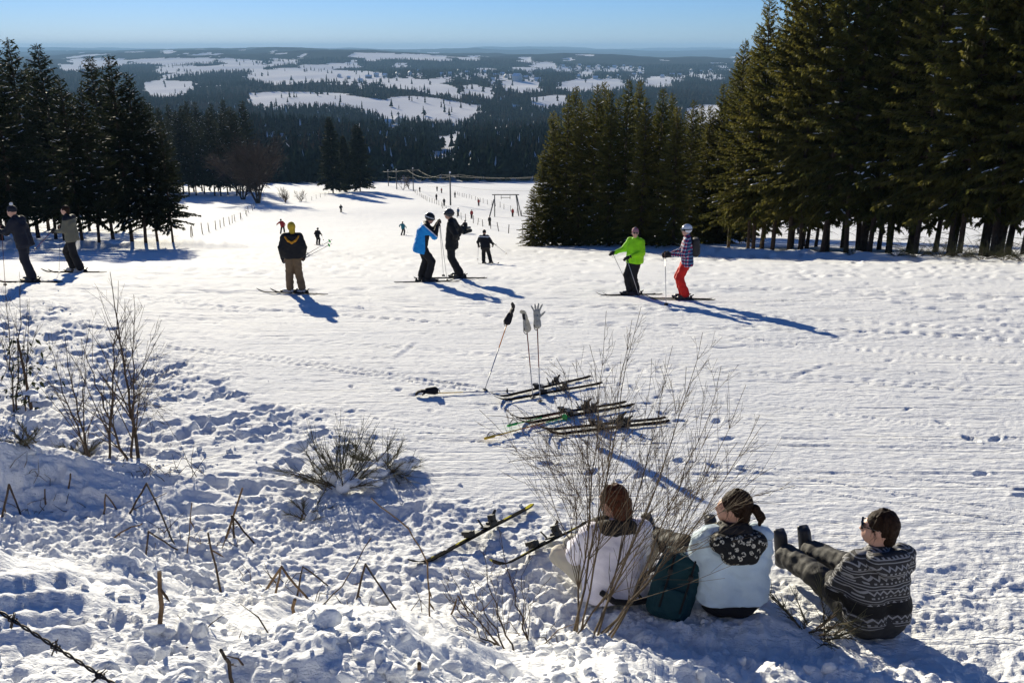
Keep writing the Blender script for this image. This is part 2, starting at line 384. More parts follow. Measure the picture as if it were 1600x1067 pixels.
def build_clods():
    r = np.random.default_rng(5); TV, TF = ico(1); P = []; T = []; k = 0
    tmpl = []
    for i in range(14):
        d = r.normal(size=(7, 3)); d /= np.linalg.norm(d, axis=1)[:,None]; h = r.uniform(.45, .9, 7)
        q = TV*(1+.10*r.normal(size=(len(TV), 1)))
        m = np.min(np.where((TV@d.T) > .05, h/np.maximum(TV@d.T, .05), 9), 1); q = TV*(np.minimum(1.0+.10*r.normal(size=len(TV)), m)*(1+.13*r.normal(size=len(TV))))[:,None]
        tmpl.append(q)
    n = 0
    while n < 9000:
        y = 1.8 + 20*r.random()**2.2; x = r.uniform(-.68, .5)*(y+1.5)
        t = y+.35*x; t2 = y+1.3*x
        w = max(float(sst(6.8, 4.2, t)), .8*float(sst(8.8, 5.0, t2)), .10*float(sst(11, 6, y)))
        w *= .08+1.3*float(sst(-.05, .3, perlin(x*.8, y*.8, 57)))
        n += 1
        if r.random() > w: continue
        s = .008+.034*r.random()**3 + (.022*r.random()**4 if t < 6 else 0)
        S = np.array([s*r.uniform(.8,1.5), s*r.uniform(.8,1.4), s*r.uniform(.55,1.0)]); a = r.uniform(0, 6.28); ca, sa = math.cos(a), math.sin(a)
        q = tmpl[r.integers(0, 14)]*S; q = np.stack([q[:,0]*ca-q[:,1]*sa, q[:,0]*sa+q[:,1]*ca, q[:,2]], 1)
        P.append(q+np.array([x, y, gz(x, y)+s*r.uniform(-.1,.4)])); T.append(TF+k); k += len(TV)
    me = mesh_np('snow_clods', np.concatenate(P), tris=np.concatenate(T), smooth=False); me.materials.append(M_SNOW)
    o = link(bpy.data.objects.new('snow_clods', me)); tag(o, 'crumbs and clods of broken snow scattered over the bank', 'snow', kind='stuff'); print('clods', len(P))
build_clods()
# ================================================================== FAR COUNTRY
FIELDS = [
 [(383,147),(430,144),(530,145),(548,149),(600,157),(612,151),(640,151),(700,157),(760,167),(748,172),(716,184),(690,184),(640,178),(604,178),(590,170),(560,164),(540,160),(500,156),(432,161),(392,158)],
 [(222,131),(245,126),(298,127),(306,132),(280,140),(262,146),(236,144)],
 [(382,117),(402,111),(440,107),(490,108),(560,111),(606,115),(590,121),(530,119),(470,123),(420,125)],
 [(588,126),(620,123),(668,124),(690,131),(722,140),(722,145),(690,141),(648,132),(610,130)],
 [(716,136),(738,132),(770,138),(772,146),(742,141)],
 [(782,128),(800,126),(850,131),(838,136),(806,137)],
 [(862,130),(890,126),(940,123),(980,127),(976,131),(940,137),(902,136)],
 [(1000,128),(1022,119),(1054,122),(1050,129),(1020,130)],
 [(1070,170),(1090,165),(1128,164),(1130,182),(1090,190),(1066,198)],
 [(828,153),(858,149),(894,150),(880,157),(842,161)],
 [(664,222),(690,214),(716,206),(718,222),(696,232),(668,233)], [(704,197),(722,190),(724,198),(710,203)],
 [(386,194),(440,191),(500,192),(500,199),(420,202)],
 [(600,187),(622,183),(630,190),(612,196)],
 [(108,94),(150,92),(196,95),(190,100),(120,99)], [(210,94),(270,93),(326,91),(334,95),(260,99)], [(240,104),(300,103),(318,106),(250,110)],
 [(326,103),(396,101),(414,104),(360,108)], [(90,102),(150,100),(170,104),(100,108)], [(330,93),(360,92),(420,97),(400,99)],
 [(252,80),(276,79),(262,84)], [(325,86),(350,84),(342,87)], [(415,82),(432,81),(428,83)], [(462,90),(476,85),(480,87)],
 [(565,86),(580,86),(598,91),(575,92)], [(630,85),(660,86),(700,90),(690,92),(640,88)], [(720,90),(748,89),(746,92)], [(806,92),(832,91),(830,95)], [(826,99),(856,97),(876,102),(850,104)],
 [(880,93),(896,92),(892,95)], [(512,99),(560,98),(566,102),(520,103)], [(614,99),(628,98),(640,101),(618,102)],
 [(1112,101),(1136,100),(1134,102)], [(420,93),(470,94),(466,97),(430,97)], [(1090,119),(1130,116),(1128,119),(1100,121)], [(900,112),(930,110),(928,114),(905,115)]]
HOUSES = [(563,128),(576,123),(588,120),(602,121),(620,118),(640,117),(655,113),(690,119),(702,118),(716,113),(730,116),(748,112),(757,115),(770,126),(775,120),(785,118),(790,122),(797,114),(822,124),(840,127),(828,118),
 (905,122),(930,124),(950,123),(965,121),(990,119),(1000,117),(1035,122),(1050,119),(1062,120),(870,107),(880,105),(890,108),(905,104),(920,107),(935,105),(950,108),(960,106),(975,105),(985,107),(1000,108),(1080,112),(1095,114),(1110,112),(545,124),(530,121)]
for (hx_, hy_) in HOUSES: FIELDS.append([(hx_-6, hy_), (hx_-2, hy_-3), (hx_+6, hy_-1), (hx_+5, hy_+1.5), (hx_, hy_+2)])
def inpoly(px, py, poly):
    c = np.zeros(px.shape, bool); n = len(poly)
    for i in range(n):
        x1, y1 = poly[i]; x2, y2 = poly[(i+1) % n]
        if y1 == y2: continue
        m = ((y1 > py) != (y2 > py)) & (px < (x2-x1)*(py-y1)/(y2-y1)+x1)
        c ^= m
    return c
def field_mask(px, py):
    m = np.zeros(px.shape, bool)
    for p in FIELDS:
        xs = [q[0] for q in p]; ys = [q[1] for q in p]
        if max(xs) < px.min() or min(xs) > px.max(): continue
        m |= inpoly(px, py, p)
    return m
def noise_field(X, Y):
    return (sst(2300, 3000, Y)*sst(20000, 12000, Y))*fbm(X*0.0018+3.1, Y*0.0007, 81, 3) > .27
def far_material():
    m, nt, b, out = newmat('far_country')
    at = nd(nt, 'ShaderNodeAttribute', attribute_name='field')
    tc = nd(nt, 'ShaderNodeTexCoord')
    n1 = nd(nt, 'ShaderNodeTexNoise', Scale=0.012, Detail=6.0, Roughness=0.7); nt.links.new(tc.outputs['Object'], n1.inputs['Vector'])
    n2 = nd(nt, 'ShaderNodeTexNoise', Scale=0.004, Detail=3.0); nt.links.new(tc.outputs['Object'], n2.inputs['Vector'])
    wood = nd(nt, 'ShaderNodeMix', data_type='RGBA'); wood.inputs[6].default_value = (0.014, 0.022, 0.016, 1); wood.inputs[7].default_value = (0.05, 0.036, 0.026, 1)
    nt.links.new(n2.outputs[0], wood.inputs[0])
    ad = nd(nt, 'ShaderNodeMath', operation='ADD'); nt.links.new(at.outputs['Fac'], ad.inputs[0])
    sb = nd(nt, 'ShaderNodeMath', operation='SUBTRACT'); sb.inputs[1].default_value = 0.5; nt.links.new(n1.outputs[0], sb.inputs[0])
    nt.links.new(sb.outputs[0], ad.inputs[1])
    rr = nd(nt, 'ShaderNodeMapRange'); rr.inputs[1].default_value = 0.42; rr.inputs[2].default_value = 0.58
    nt.links.new(ad.outputs[0], rr.inputs[0])
    mx = nd(nt, 'ShaderNodeMix', data_type='RGBA'); mx.inputs[7].default_value = (0.86, 0.87, 0.89, 1)
    nt.links.new(rr.outputs[0], mx.inputs[0]); nt.links.new(wood.outputs[2], mx.inputs[6]); nt.links.new(mx.outputs[2], b.inputs['Base Color'])
    b.inputs['Roughness'].default_value = 1.0; b.inputs['Specular IOR Level'].default_value = 0.0
    return m
def build_far():
    Ys = np.geomspace(600, 30000, 12000)
    w = np.diff(np.log(Ys))*60 + np.abs(np.diff(project(np.zeros_like(Ys), Ys, CAMZ-drop_f(Ys))[1]))/1.1
    cum = np.concatenate([[0], np.cumsum(w)]); n = int(cum[-1])
    yr = np.interp(np.linspace(0, cum[-1], n), cum, Ys)
    u = np.concatenate([-np.geomspace(3.5, .64, 12)[:-1], np.linspace(-.63, .63, 400), np.geomspace(.64, 3.5, 12)[1:]])
    Y, U = np.meshgrid(yr, u, indexing='ij'); X = U*Y
    Z = land(X, Y); px, py, _ = project(X, Y, Z)
    jx = px + 9*fbm(X*.009, Y*.009, 3, 3); jy = py + 2.2*fbm(X*.008, Y*.006, 4, 3)
    _, jt, _ = project(X, Y, Z+15.0); jt = jt + (jy-py)
    F = (field_mask(jx, jy) | field_mask(jx, jt) | field_mask(jx, jt*.5+jy*.5)).astype(float)
    # patchwork of fields on the far plateaus
    F = np.maximum(F, noise_field(X, Y))
    F = F*(1-sst(22000, 24000, Y))
    Z = Z + (1-F)*sst(5500, 7000, Y)*16*(.6+.6*fbm(X*.004, Y*.004, 82, 2))
    h, wc = Y.shape; ii = np.arange(h*wc).reshape(h, wc)
    Q = np.stack([ii[:-1,:-1], ii[:-1,1:], ii[1:,1:], ii[1:,:-1]], -1).reshape(-1, 4)
    me = mesh_np('hills', np.stack([X, Y, Z-0.4*(Y < 640)], -1).reshape(-1, 3), quads=Q, smooth=True)
    a = me.attributes.new('field', 'FLOAT', 'POINT'); a.data.foreach_set('value', F.ravel().astype(np.float32))
    me.materials.append(far_material())
    o = link(bpy.data.objects.new('hills', me)); tag(o, 'wooded plateau with snowy fields fading blue to the horizon', kind='structure')
build_far()
# ------------------------------------------------------------------ far woods (masses of small conifers)
def wood_material():
    m, nt, b, out = newmat('far_conifer')
    tc = nd(nt, 'ShaderNodeTexCoord')
    n2 = nd(nt, 'ShaderNodeTexNoise', Scale=0.006, Detail=2.0); nt.links.new(tc.outputs['Object'], n2.inputs['Vector'])
    n3 = nd(nt, 'ShaderNodeTexNoise', Scale=0.35, Detail=2.0); nt.links.new(tc.outputs['Object'], n3.inputs['Vector'])
    cr = nd(nt, 'ShaderNodeValToRGB'); e = cr.color_ramp.elements
    e[0].position = 0.5; e[0].color = (0.014, 0.024, 0.014, 1); e[1].position = 0.68; e[1].color = (0.05, 0.032, 0.02, 1)
    nt.links.new(n2.outputs[0], cr.inputs[0])
    mu = nd(nt, 'ShaderNodeMix', data_type='RGBA', blend_type='MULTIPLY'); mu.inputs[0].default_value = 1
    mr = nd(nt, 'ShaderNodeMapRange'); mr.inputs[1].default_value = .3; mr.inputs[2].default_value = .7; mr.inputs[3].default_value = .4; mr.inputs[4].default_value = 1.7
    nt.links.new(n3.outputs[0], mr.inputs[0]); nt.links.new(cr.outputs[0], mu.inputs[6]); nt.links.new(mr.outputs[0], mu.inputs[7])
    nt.links.new(mu.outputs[2], b.inputs['Base Color']); b.inputs['Roughness'].default_value = 1; b.inputs['Specular IOR Level'].default_value = 0
    return m
M_WOOD = wood_material()
def conifer_mass(name, label, y0, y1, step, tiers, sides, hmin, hmax, umax=0.62, snow=0.03, cond=None):
    r = np.random.default_rng(int(y0)); ys = []; xs = []
    y = y0
    while y < y1:
        x = np.arange(-umax*y, umax*y, step); x = x + r.uniform(-.45, .45, len(x))*step
        xs.append(x); ys.append(y + r.uniform(-.5, .5, len(x))*step); y += step
    X = np.concatenate(xs); Y = np.concatenate(ys)
    Z = land(X, Y); H = r.uniform(hmin, hmax, len(X))*(1+.25*perlin(X*.02, Y*.02, 9))
    px, py, _ = project(X, Y, Z); _, pt, _ = project(X, Y, Z+H)
    px = px + 9*fbm(X*.009, Y*.009, 3, 3); jj = 2.2*fbm(X*.008, Y*.006, 4, 3); py = py+jj; pt = pt+jj
    keep = ~(field_mask(px, py) | field_mask(px, pt*0.75+py*0.25) | field_mask(px, pt))
    keep &= (fbm(X*.01, Y*.01, 15, 2) > -0.55) & ~noise_field(X, Y)
    keep |= (np.abs(perlin(X*.0045, Y*.0035, 27)) < .008) & (r.random(len(X)) < .45) & (Y > 1100)
    keep |= (r.random(len(X)) < .004) & (Y > 1100)
    if cond is not None: keep &= cond(X, Y)
    X, Y, Z, H = X[keep], Y[keep], Z[keep], H[keep]; n = len(X)
    Wd = H*r.uniform(.15, .21, n)
    an = np.arange(sides)*2*math.pi/sides
    Vl = []; 
    rot = r.uniform(0, 6.3, n); lean = r.normal(0, .02, (n, 2))
    rnd_ = (r.random(n) < .06+.5*sst(.05, .3, perlin(X*.004, Y*.004, 19))); H = np.where(rnd_, H*.72, H)
    for k in range(tiers):
        zb = 0.06 + 0.86*k/tiers; zt = min(1.0, zb + 1.55/tiers) if k < tiers-1 else 1.0
        rad = np.where(rnd_, Wd*1.9*math.sin(math.pi*(k+.75)/(tiers+.5)), Wd*(1-0.88*k/tiers)*r.uniform(.8, 1.25, n))
        jit = r.uniform(.6, 1.25, (n, sides)); zj = r.uniform(-.03, .05, (n, sides))
        ring = np.stack([X[:,None]+rad[:,None]*jit*np.cos(an+rot[:,None]+k), Y[:,None]+rad[:,None]*jit*np.sin(an+rot[:,None]+k), Z[:,None]+H[:,None]*(zb+zj)], -1)
        tip = np.stack([X+lean[:,0]*H, Y+lean[:,1]*H, Z+H*zt], -1)[:,None,:]
        Vl.append(np.concatenate([ring, tip], 1))
    V = np.concatenate(Vl, 1)                                  # n, tiers*(sides+1), 3
    per = V.shape[1]; T = []
    for k in range(tiers):
        o = k*(sides+1)
        for s in range(sides): T.append((o+s, o+(s+1) % sides, o+sides))
    T = np.array(T); TT = (T[None]+np.arange(n)[:,None,None]*per).reshape(-1, 3)
    me = mesh_np(name, V.reshape(-1, 3), tris=TT)
    me.materials.append(M_WOOD); me.materials.append(M_SNOW)
    mi = (r.random(len(TT)) < snow).astype(np.int32); me.polygons.foreach_set('material_index', mi)
    o = link(bpy.data.objects.new(name, me)); tag(o, label, 'forest', kind='stuff')
    return n
n1 = conifer_mass('valley_wood', 'dark spruce wood filling the valley at the foot of the slope', 462, 1000, 6.3, 4, 6, 8, 20, .62, .012,
                  cond=lambda X, Y: (Y > 505) | (X < -75) | (X > 60))
n2 = conifer_mass('hillside_wood', 'dark conifer wood on the hillsides across the valley', 1000, 2300, 10.5, 3, 4, 9, 20, .6, .008)
n3 = conifer_mass('plateau_wood', 'bands of far conifer wood between the snowy plateau fields', 2300, 6000, 24, 2, 4, 13, 22, .6, .0)
print('far trees', n1, n2, n3)
# ------------------------------------------------------------------ haze
hz = MB().box((0, 12000, -110), (70000, 37000, 420)).build('haze', None)
tag(hz, 'thin blue winter haze over the far country', 'haze', kind='stuff')
hm = bpy.data.materials.new('haze'); hm.use_nodes = True; hn = hm.node_tree; hn.nodes.clear()
ho = hn.nodes.new('ShaderNodeOutputMaterial'); hv = hn.nodes.new('ShaderNodeVolumePrincipled')
hv.inputs['Color'].default_value = (0.38, 0.66, 1.0, 1); hv.inputs['Density'].default_value = 0.000065; hv.inputs['Anisotropy'].default_value = 0.0
hn.links.new(hv.outputs[0], ho.inputs['Volume']); hz.data.materials.append(hm)
# ================================================================== TREES
def needle_material(name, c1, c2, transl=0.3):
    m, nt, b, out = newmat(name)
    tc = nd(nt, 'ShaderNodeTexCoord'); oi = nd(nt, 'ShaderNodeObjectInfo')
    n1 = nd(nt, 'ShaderNodeTexNoise', Scale=1.1, Detail=3.0); nt.links.new(tc.outputs['Object'], n1.inputs['Vector'])
    ad = nd(nt, 'ShaderNodeMath', operation='MULTIPLY_ADD'); ad.inputs[1].default_value = 0.35; nt.links.new(oi.outputs['Random'], ad.inputs[0]); nt.links.new(n1.outputs[0], ad.inputs[2])
    mr = nd(nt, 'ShaderNodeMapRange'); mr.inputs[1].default_value = .4; mr.inputs[2].default_value = .95; nt.links.new(ad.outputs[0], mr.inputs[0])
    mx = nd(nt, 'ShaderNodeMix', data_type='RGBA'); mx.inputs[6].default_value = (*c1, 1); mx.inputs[7].default_value = (*c2, 1)
    nt.links.new(mr.outputs[0], mx.inputs[0])
    nt.links.new(mx.outputs[2], b.inputs['Base Color']); b.inputs['Roughness'].default_value = .75; b.inputs['Specular IOR Level'].default_value = .15
    tr = nd(nt, 'ShaderNodeBsdfTranslucent'); nt.links.new(mx.outputs[2], tr.inputs['Color'])
    ms = nd(nt, 'ShaderNodeMixShader'); ms.inputs[0].default_value = transl
    nt.links.new(b.outputs[0], ms.inputs[1]); nt.links.new(tr.outputs[0], ms.inputs[2]); nt.links.new(ms.outputs[0], out.inputs[0])
    return m
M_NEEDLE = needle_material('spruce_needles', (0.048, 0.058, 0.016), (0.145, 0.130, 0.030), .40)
M_NEEDLE2 = needle_material('shaded_spruce_needles', (0.018, 0.026, 0.014), (0.040, 0.045, 0.018), .2)  # darker copy of the spruce needles, backlit shade put into the colour
M_BARK = mat('spruce_bark', (0.060, 0.040, 0.028), .9, .4, 6, bump=.02, bscale=14)
M_TWIG = mat('bare_twig', (0.105, 0.070, 0.045), .85, .3, 8)
M_TSNOW = mat('branch_snow', (0.86, 0.88, 0.91), .8, .04, 3, spec=.1)
def fronds(r, A, D, L, wid):
    """arrays of twig kites: A base, D unit direction, L length"""
    n = len(A)
    rnd = r.normal(size=(n, 3)); S = np.cross(D, rnd); S /= np.linalg.norm(S, axis=1)[:,None]+1e-9
    w = (L*wid)[:,None]
    P1 = A + D*(L*.45)[:,None] + S*w; P2 = A + D*L[:,None]; P3 = A + D*(L*.45)[:,None] - S*w
    P2 = P2 + np.array([0,0,-1])*(L*.12)[:,None]
    return np.stack([A, P1, P2, P3], 1)
def spruce(seed, h, rmax, base_frac, nb, dens=1.0, snow=.10, dead=True, stubs=10, lean=0.0, needle=None, tw=.34):
    r = np.random.default_rng(seed); K = []; SN = []
    trunk = MB(); rt = h*.0088
    cx, cy = r.normal(0, .012, 2)
    lean += r.normal(0, .012)
    axis = lambda z: np.array([lean*z + .10*math.sin(z*.5+seed), cy*z, z])
    zs = np.linspace(-.5, h, 14)
    trunk.tube([axis(z) for z in zs], [rt*(1.25 if z < .3 else 1)*(1-.97*max(z, 0)/h)+.012 for z in zs], 8)
    zb = h*base_frac
    for i in range(nb):
        f = (i+r.random())/nb; z = zb + (h*.985-zb)*f**.92
        az = i*2.39996 + r.normal(0, .3)
        ff = (z-zb)/(h-zb)
        Lb = rmax*((1-ff)**.75)*(.55+.6*r.random())*(0.72+.28*min(1, ff/.12)) + .18
        rise = .75*ff - .12 + r.normal(0, .12) - .25*(1-ff)*r.random()
        d0 = np.array([math.cos(az), math.sin(az), rise]); d0 /= np.linalg.norm(d0)
        a = axis(z); ns = max(4, int(Lb/.11*dens))
        t = np.linspace(.12, 1, ns); sag = -.10*Lb*(t**1.6)*(1.2-ff) + .05*Lb*t**4
        pts = a + d0*(t*Lb)[:,None] + np.array([0,0,1])*sag[:,None]
        trunk_side = np.array([-math.sin(az), math.cos(az), 0])
        if Lb > .7: trunk.tube([a, pts[ns//2], pts[-1]], [.022+.008*Lb, .016, .006], 3, cap=False)
        for sgn in (-1, 1, 0):
            D = d0*(.75+.3*r.random((ns,1))) + trunk_side*sgn*(.85*r.uniform(.6, 1.2, (ns,1))) + np.array([0,0,-1])*(r.uniform(.05, .55, (ns,1)) if sgn else r.uniform(.0, .9, (ns,1)))
            D += r.normal(0, .16, (ns, 3)); D /= np.linalg.norm(D, axis=1)[:,None]
            Lt = (tw*(1.15-.55*t)*r.uniform(.55, 1.3, ns))*min(1.25, .45+Lb*.4)
            K.append(fronds(r, pts, D, Lt, .17))
        if r.random() < .8:       # second layer of hanging sprays
            k = max(2, ns//2); ix = r.integers(0, ns, k)
            D = d0*.5 + np.array([0,0,-.8]) + r.normal(0, .3, (k, 3)); D /= np.linalg.norm(D, axis=1)[:,None]
            K.append(fronds(r, pts[ix], D, tw*.9*r.uniform(.5, 1.2, k), .2))
        if r.random() < snow and Lb > .5:
            for q in range(r.integers(1, 4)):
                k = r.integers(ns//2, ns); SN.append((pts[k]+np.array([0,0,.05]), d0, trunk_side, r.uniform(.06, .19), r.uniform(.035, .085)))
    if dead:
        for i in range(stubs):
            z = r.uniform(.8, zb+.6); az = r.uniform(0, 6.28); L = r.uniform(.4, 1.3); a = axis(z)
            d = np.array([math.cos(az), math.sin(az), r.uniform(-.35, .1)])
            trunk.tube([a, a+d*L*.6, a+d*L+np.array([0,0,-.1])], [.018, .011, .004], 3, cap=False)
    P = np.concatenate(K); n = len(P)
    me_c = mesh_np('crown', P.reshape(-1, 3), quads=np.arange(n*4).reshape(n, 4)); me_c.materials.append(needle or M_NEEDLE)
    tm = bpy.data.meshes.new('trunk'); tm.from_pydata(trunk.v, [], trunk.f); tm.update(); tm.materials.append(M_BARK)
    SV = []; SF = []
    for (c, d, s, a, b) in SN:
        k = len(SV); d = d*a; s = s*b; up = np.array([0,0,b*.55])
        ring = [c+d, c+.6*d+.8*s, c+s*.9-.2*d, c-.8*d+.6*s, c-d, c-.7*d-.7*s, c-s, c+.7*d-.7*s]
        SV += [tuple(p+r.normal(0, .022, 3)) for p in ring]+[tuple(c+up+.3*d), tuple(c+up*.9-.35*d)]
        for q in range(8): SF.append((k+q, k+(q+1) % 8, k+8 if q in (6,7,0,1) else k+9))
        SF += [(k+2, k+9, k+8), (k+6, k+8, k+9)]
    ms_ = bpy.data.meshes.new('snow'); ms_.from_pydata(SV, [], SF); ms_.update(); ms_.materials.append(M_TSNOW)
    for p in ms_.polygons: p.use_smooth = True
    return tm, me_c, (ms_ if SV else None), h
def plant_tree(name, data, loc, rz, s, label, cat, group=None, tilt=(0,0)):
    o = empty(name, loc, rz); o.scale = (s[0], s[0], s[1]) if hasattr(s, '__len__') else (s, s, s)
    o.rotation_euler = (tilt[0], tilt[1], rz)
    tag(o, label, cat, group)
    for nm, me in zip(('trunk', 'crown', 'snow'), data[:3]):
        if me is not None:
            c = link(bpy.data.objects.new(nm, me), o)
            if nm == 'snow': c['kind'] = 'stuff'
    return o
random.seed(4)
SPR = [spruce(11+i, 17, 3.4, .15, 215, 1.5, .16, needle=M_NEEDLE, tw=.31) for i in range(3)]
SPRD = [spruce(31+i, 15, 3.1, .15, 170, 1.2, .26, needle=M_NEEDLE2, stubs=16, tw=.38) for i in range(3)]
ORD = ['first','second','third','fourth','fifth','sixth','seventh','eighth','ninth','tenth','eleventh','twelfth','thirteenth','fourteenth','fifteenth','sixteenth','seventeenth','eighteenth','nineteenth','twentieth']
def base_z(x, y): return gz(x, y) - .12
# --- right-hand wood: front row along its edge, rows behind
edge = lambda k: (24.6 - 21.5*k, 37.0 + 55.0*k)
for i in range(18):
    k = (i+.2)/18*.50; x, y = edge(k)
    x += random.uniform(-.4, .4); y += random.uniform(-.8, .8)
    H = (17.5 + random.uniform(-1, 1.5))*(1 - .22*sst(.36, .5, k))
    plant_tree('spruce_tree', SPR[i % 3], (x, y, base_z(x, y)), random.uniform(0, 6.3), (H/17*.8, H/17), f'tall olive-green spruce, {ORD[i]} from the right along the front edge of the right-hand wood', 'tree', 'spruces of the right-hand wood')
for row in (1, 2, 3):
    for i in range(13):
        k = (i+random.uniform(.0, .9))/13*.52; x, y = edge(k)
        x += row*2.4 + random.uniform(-.6, .6); y += row*1.1 + random.uniform(-1, 1)
        H = (18.0 + random.uniform(-1.5, 2.2))*(1 - .2*sst(.36, .5, k))
        if x > y*.66 + 3: continue
        plant_tree('spruce_tree', SPR[(i*2+row) % 3], (x, y, base_z(x, y)), random.uniform(0, 6.3), (H/17*.9, H/17), 'tall spruce deeper inside the dense right-hand wood', 'tree', 'spruces deep in the right-hand wood')
# lower spruces, leafy to the snow, at the far end of the wood
LOW = [spruce(60+i, 15, 2.9, .012, 220, 1.3, .22, dead=False, tw=.36) for i in range(4)]
LOWP = [(832,385,95),(846,384,150),(862,384,208),(882,384,232),(903,384,224),(926,383,246),(950,383,236),(974,383,252),(1000,383,228),(1026,382,240),(1052,382,214),(1076,382,222),(1098,381,214),(1118,381,246),(1140,381,280)]
for i, (px, py, hp) in enumerate(LOWP):
    p = on_snow(px, py); zc = p.y*CP + (CAMZ-p.z)*SP; H = hp/FPX*zc
    plant_tree('spruce_tree', LOW[i % 4], p - Vector((0,0,.1)), i*1.7, (max(H, 11)/15*(.9 if i > 1 else .6), H/15), f'spruce leafy down to the snow, {ORD[i]} from the left end of the right-hand wood', 'tree', 'low-branched spruces at the end of the right-hand wood')
for i, (px, py, hp) in enumerate(((868,372,190),(893,372,232),(914,372,212),(938,371,238),(962,371,214),(988,371,240),(1014,371,205),(1040,371,222),(1064,371,196),(1088,371,205),(1110,371,196),(1132,371,250),(1152,371,285))):
    p = on_snow(px, py); zc = p.y*CP + (CAMZ-p.z)*SP; H = hp/FPX*zc
    plant_tree('spruce_tree', LOW[(i+1) % 4], p - Vector((0,0,.1)), i*2.7, (H/15*.9, H/15), 'spruce in the second row behind the leafy end of the right-hand wood', 'tree', 'second-row spruces of the right-hand wood')
# --- left spruces
LEFT = [(4,376,300),(26,374,303),(60,372,302),(88,374,255),(103,376,298),(128,374,250),(155,377,240),(178,374,278),(206,376,285),(228,378,262),(247,376,225),(270,378,190)]
for i, (px, py, hp) in enumerate(LEFT):
    p = on_snow(px, py); zc = p.y*CP + (CAMZ-p.z)*SP; H = hp/FPX*zc
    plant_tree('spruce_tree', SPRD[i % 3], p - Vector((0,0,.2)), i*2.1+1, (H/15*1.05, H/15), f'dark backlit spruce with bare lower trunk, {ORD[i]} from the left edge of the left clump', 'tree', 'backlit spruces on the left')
for i, (px, py, hp) in enumerate(((10,362,250),(75,360,255),(140,361,215),(195,362,240),(45,361,262),(115,361,235),(-30,372,300),(-70,374,300))):
    p = on_snow(px, py); zc = p.y*CP + (CAMZ-p.z)*SP; H = hp/FPX*zc
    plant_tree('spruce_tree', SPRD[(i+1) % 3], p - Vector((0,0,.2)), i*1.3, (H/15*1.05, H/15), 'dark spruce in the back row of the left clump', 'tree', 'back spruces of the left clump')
# --- wood behind the left field
k = 0
for i, (px, py, hp) in enumerate([(252+11.5*j+random.uniform(-3,3), 305+random.uniform(-2,2), 128+random.uniform(-14,10)) for j in range(12)] + [(246+14*j+random.uniform(-4,4), 299+random.uniform(-1,1), 130+random.uniform(-14,12)) for j in range(11)]):
    p = on_snow(px, py); zc = p.y*CP + (CAMZ-p.z)*SP; H = hp/FPX*zc
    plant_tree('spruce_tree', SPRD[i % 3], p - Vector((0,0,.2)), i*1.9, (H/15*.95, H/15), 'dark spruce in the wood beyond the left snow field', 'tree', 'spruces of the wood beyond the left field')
# --- the two evergreens on the piste edge
for i, (px, py, hp, wd, lb) in enumerate(((521,302,118,1.0,'taller of two dark evergreens standing by the piste, left one'),(563,299,104,1.25,'broader of two dark evergreens standing by the piste, right one'),(541,300,88,1.0,'small evergreen wedged between the two larger ones by the piste'))):
    p = on_snow(px, py); zc = p.y*CP + (CAMZ-p.z)*SP; H = hp/FPX*zc
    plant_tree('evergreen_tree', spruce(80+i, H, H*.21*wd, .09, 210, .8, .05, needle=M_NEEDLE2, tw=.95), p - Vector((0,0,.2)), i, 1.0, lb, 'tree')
# --- bare trees and bushes
def branching(mb, r, a, d, L, rad, depth, out, split=(2,4), spread=.55, up=.12, n=3):
    """recursive bare branching"""
    pts = [a]; p = Vector(a); dd = Vector(d).normalized(); seg = 4
    for i in range(seg):
        dd = (dd + Vector((r.gauss(0,.07), r.gauss(0,.07), r.gauss(0,.05)+up*.25))).normalized()
        p = p + dd*L/seg; pts.append(p.copy())
    mb.tube(pts, [rad*(1-.45*i/seg) for i in range(seg+1)], n, cap=False)
    out.append(pts[-1])
    if depth == 0: return
    for k in range(r.randint(*split)):
        i = r.randint(1, seg); q = pts[i]
        v = Vector((r.gauss(0,1), r.gauss(0,1), r.gauss(0,.6))); v = (v - dd*v.dot(dd)).normalized()
        nd_ = (dd + v*spread*r.uniform(.6,1.3)).normalized()
        branching(mb, r, q, nd_, L*r.uniform(.5,.78), rad*.58, depth-1, out, split, spread, up, n)
    branching(mb, r, pts[-1], dd, L*.7, rad*.55, depth-1, out, split, spread, up, n)
def bare_tree(name, label, p, H, Wd, seed, nstem=3, mt=None, fan=1.0, fine=True):
    r = random.Random(seed); o = empty(name, p); tag(o, label, 'tree' if H > 5 else 'shrub')
    tr = MB(); tips = []
    for i in range(nstem):
        a = r.uniform(0, 6.28); d = Vector((math.cos(a)*Wd/H*fan, math.sin(a)*Wd/H*fan, 1))
        branching(tr, r, Vector((math.cos(a)*.02*H, math.sin(a)*.02*H, -.2)), d, H*.36, H*.016, 3, tips, (2,4), .6, .1)
    tr.build('trunk', M_BARK if mt is None else mt, o)
    if fine:
        V = []; 
        rr = np.random.default_rng(seed)
        T = np.array([tuple(t) for t in tips]); n = len(T)
        reps = 16
        A = np.repeat(T, reps, 0) + rr.normal(0, H*.035, (n*reps, 3)); c = np.array([0,0,H*.35])
        D = A - c; D /= np.linalg.norm(D, axis=1)[:,None]; D += rr.normal(0, .4, D.shape); D[:,2] += .25; D /= np.linalg.norm(D, axis=1)[:,None]
        P = fronds(rr, A, D, H*rr.uniform(.03, .10, len(A)), .035)
        me = mesh_np('crown', P.reshape(-1,3), quads=np.arange(len(P)*4).reshape(-1,4)); me.materials.append(M_TWIG if mt is None else mt)
        link(bpy.data.objects.new('crown', me), o)
    return o
M_RUST = mat('rusty_twigs', (0.070, 0.048, 0.033), .85, .3, .6)
def px_height(p, hp): return hp/FPX*(p.y*CP + (CAMZ-p.z)*SP)
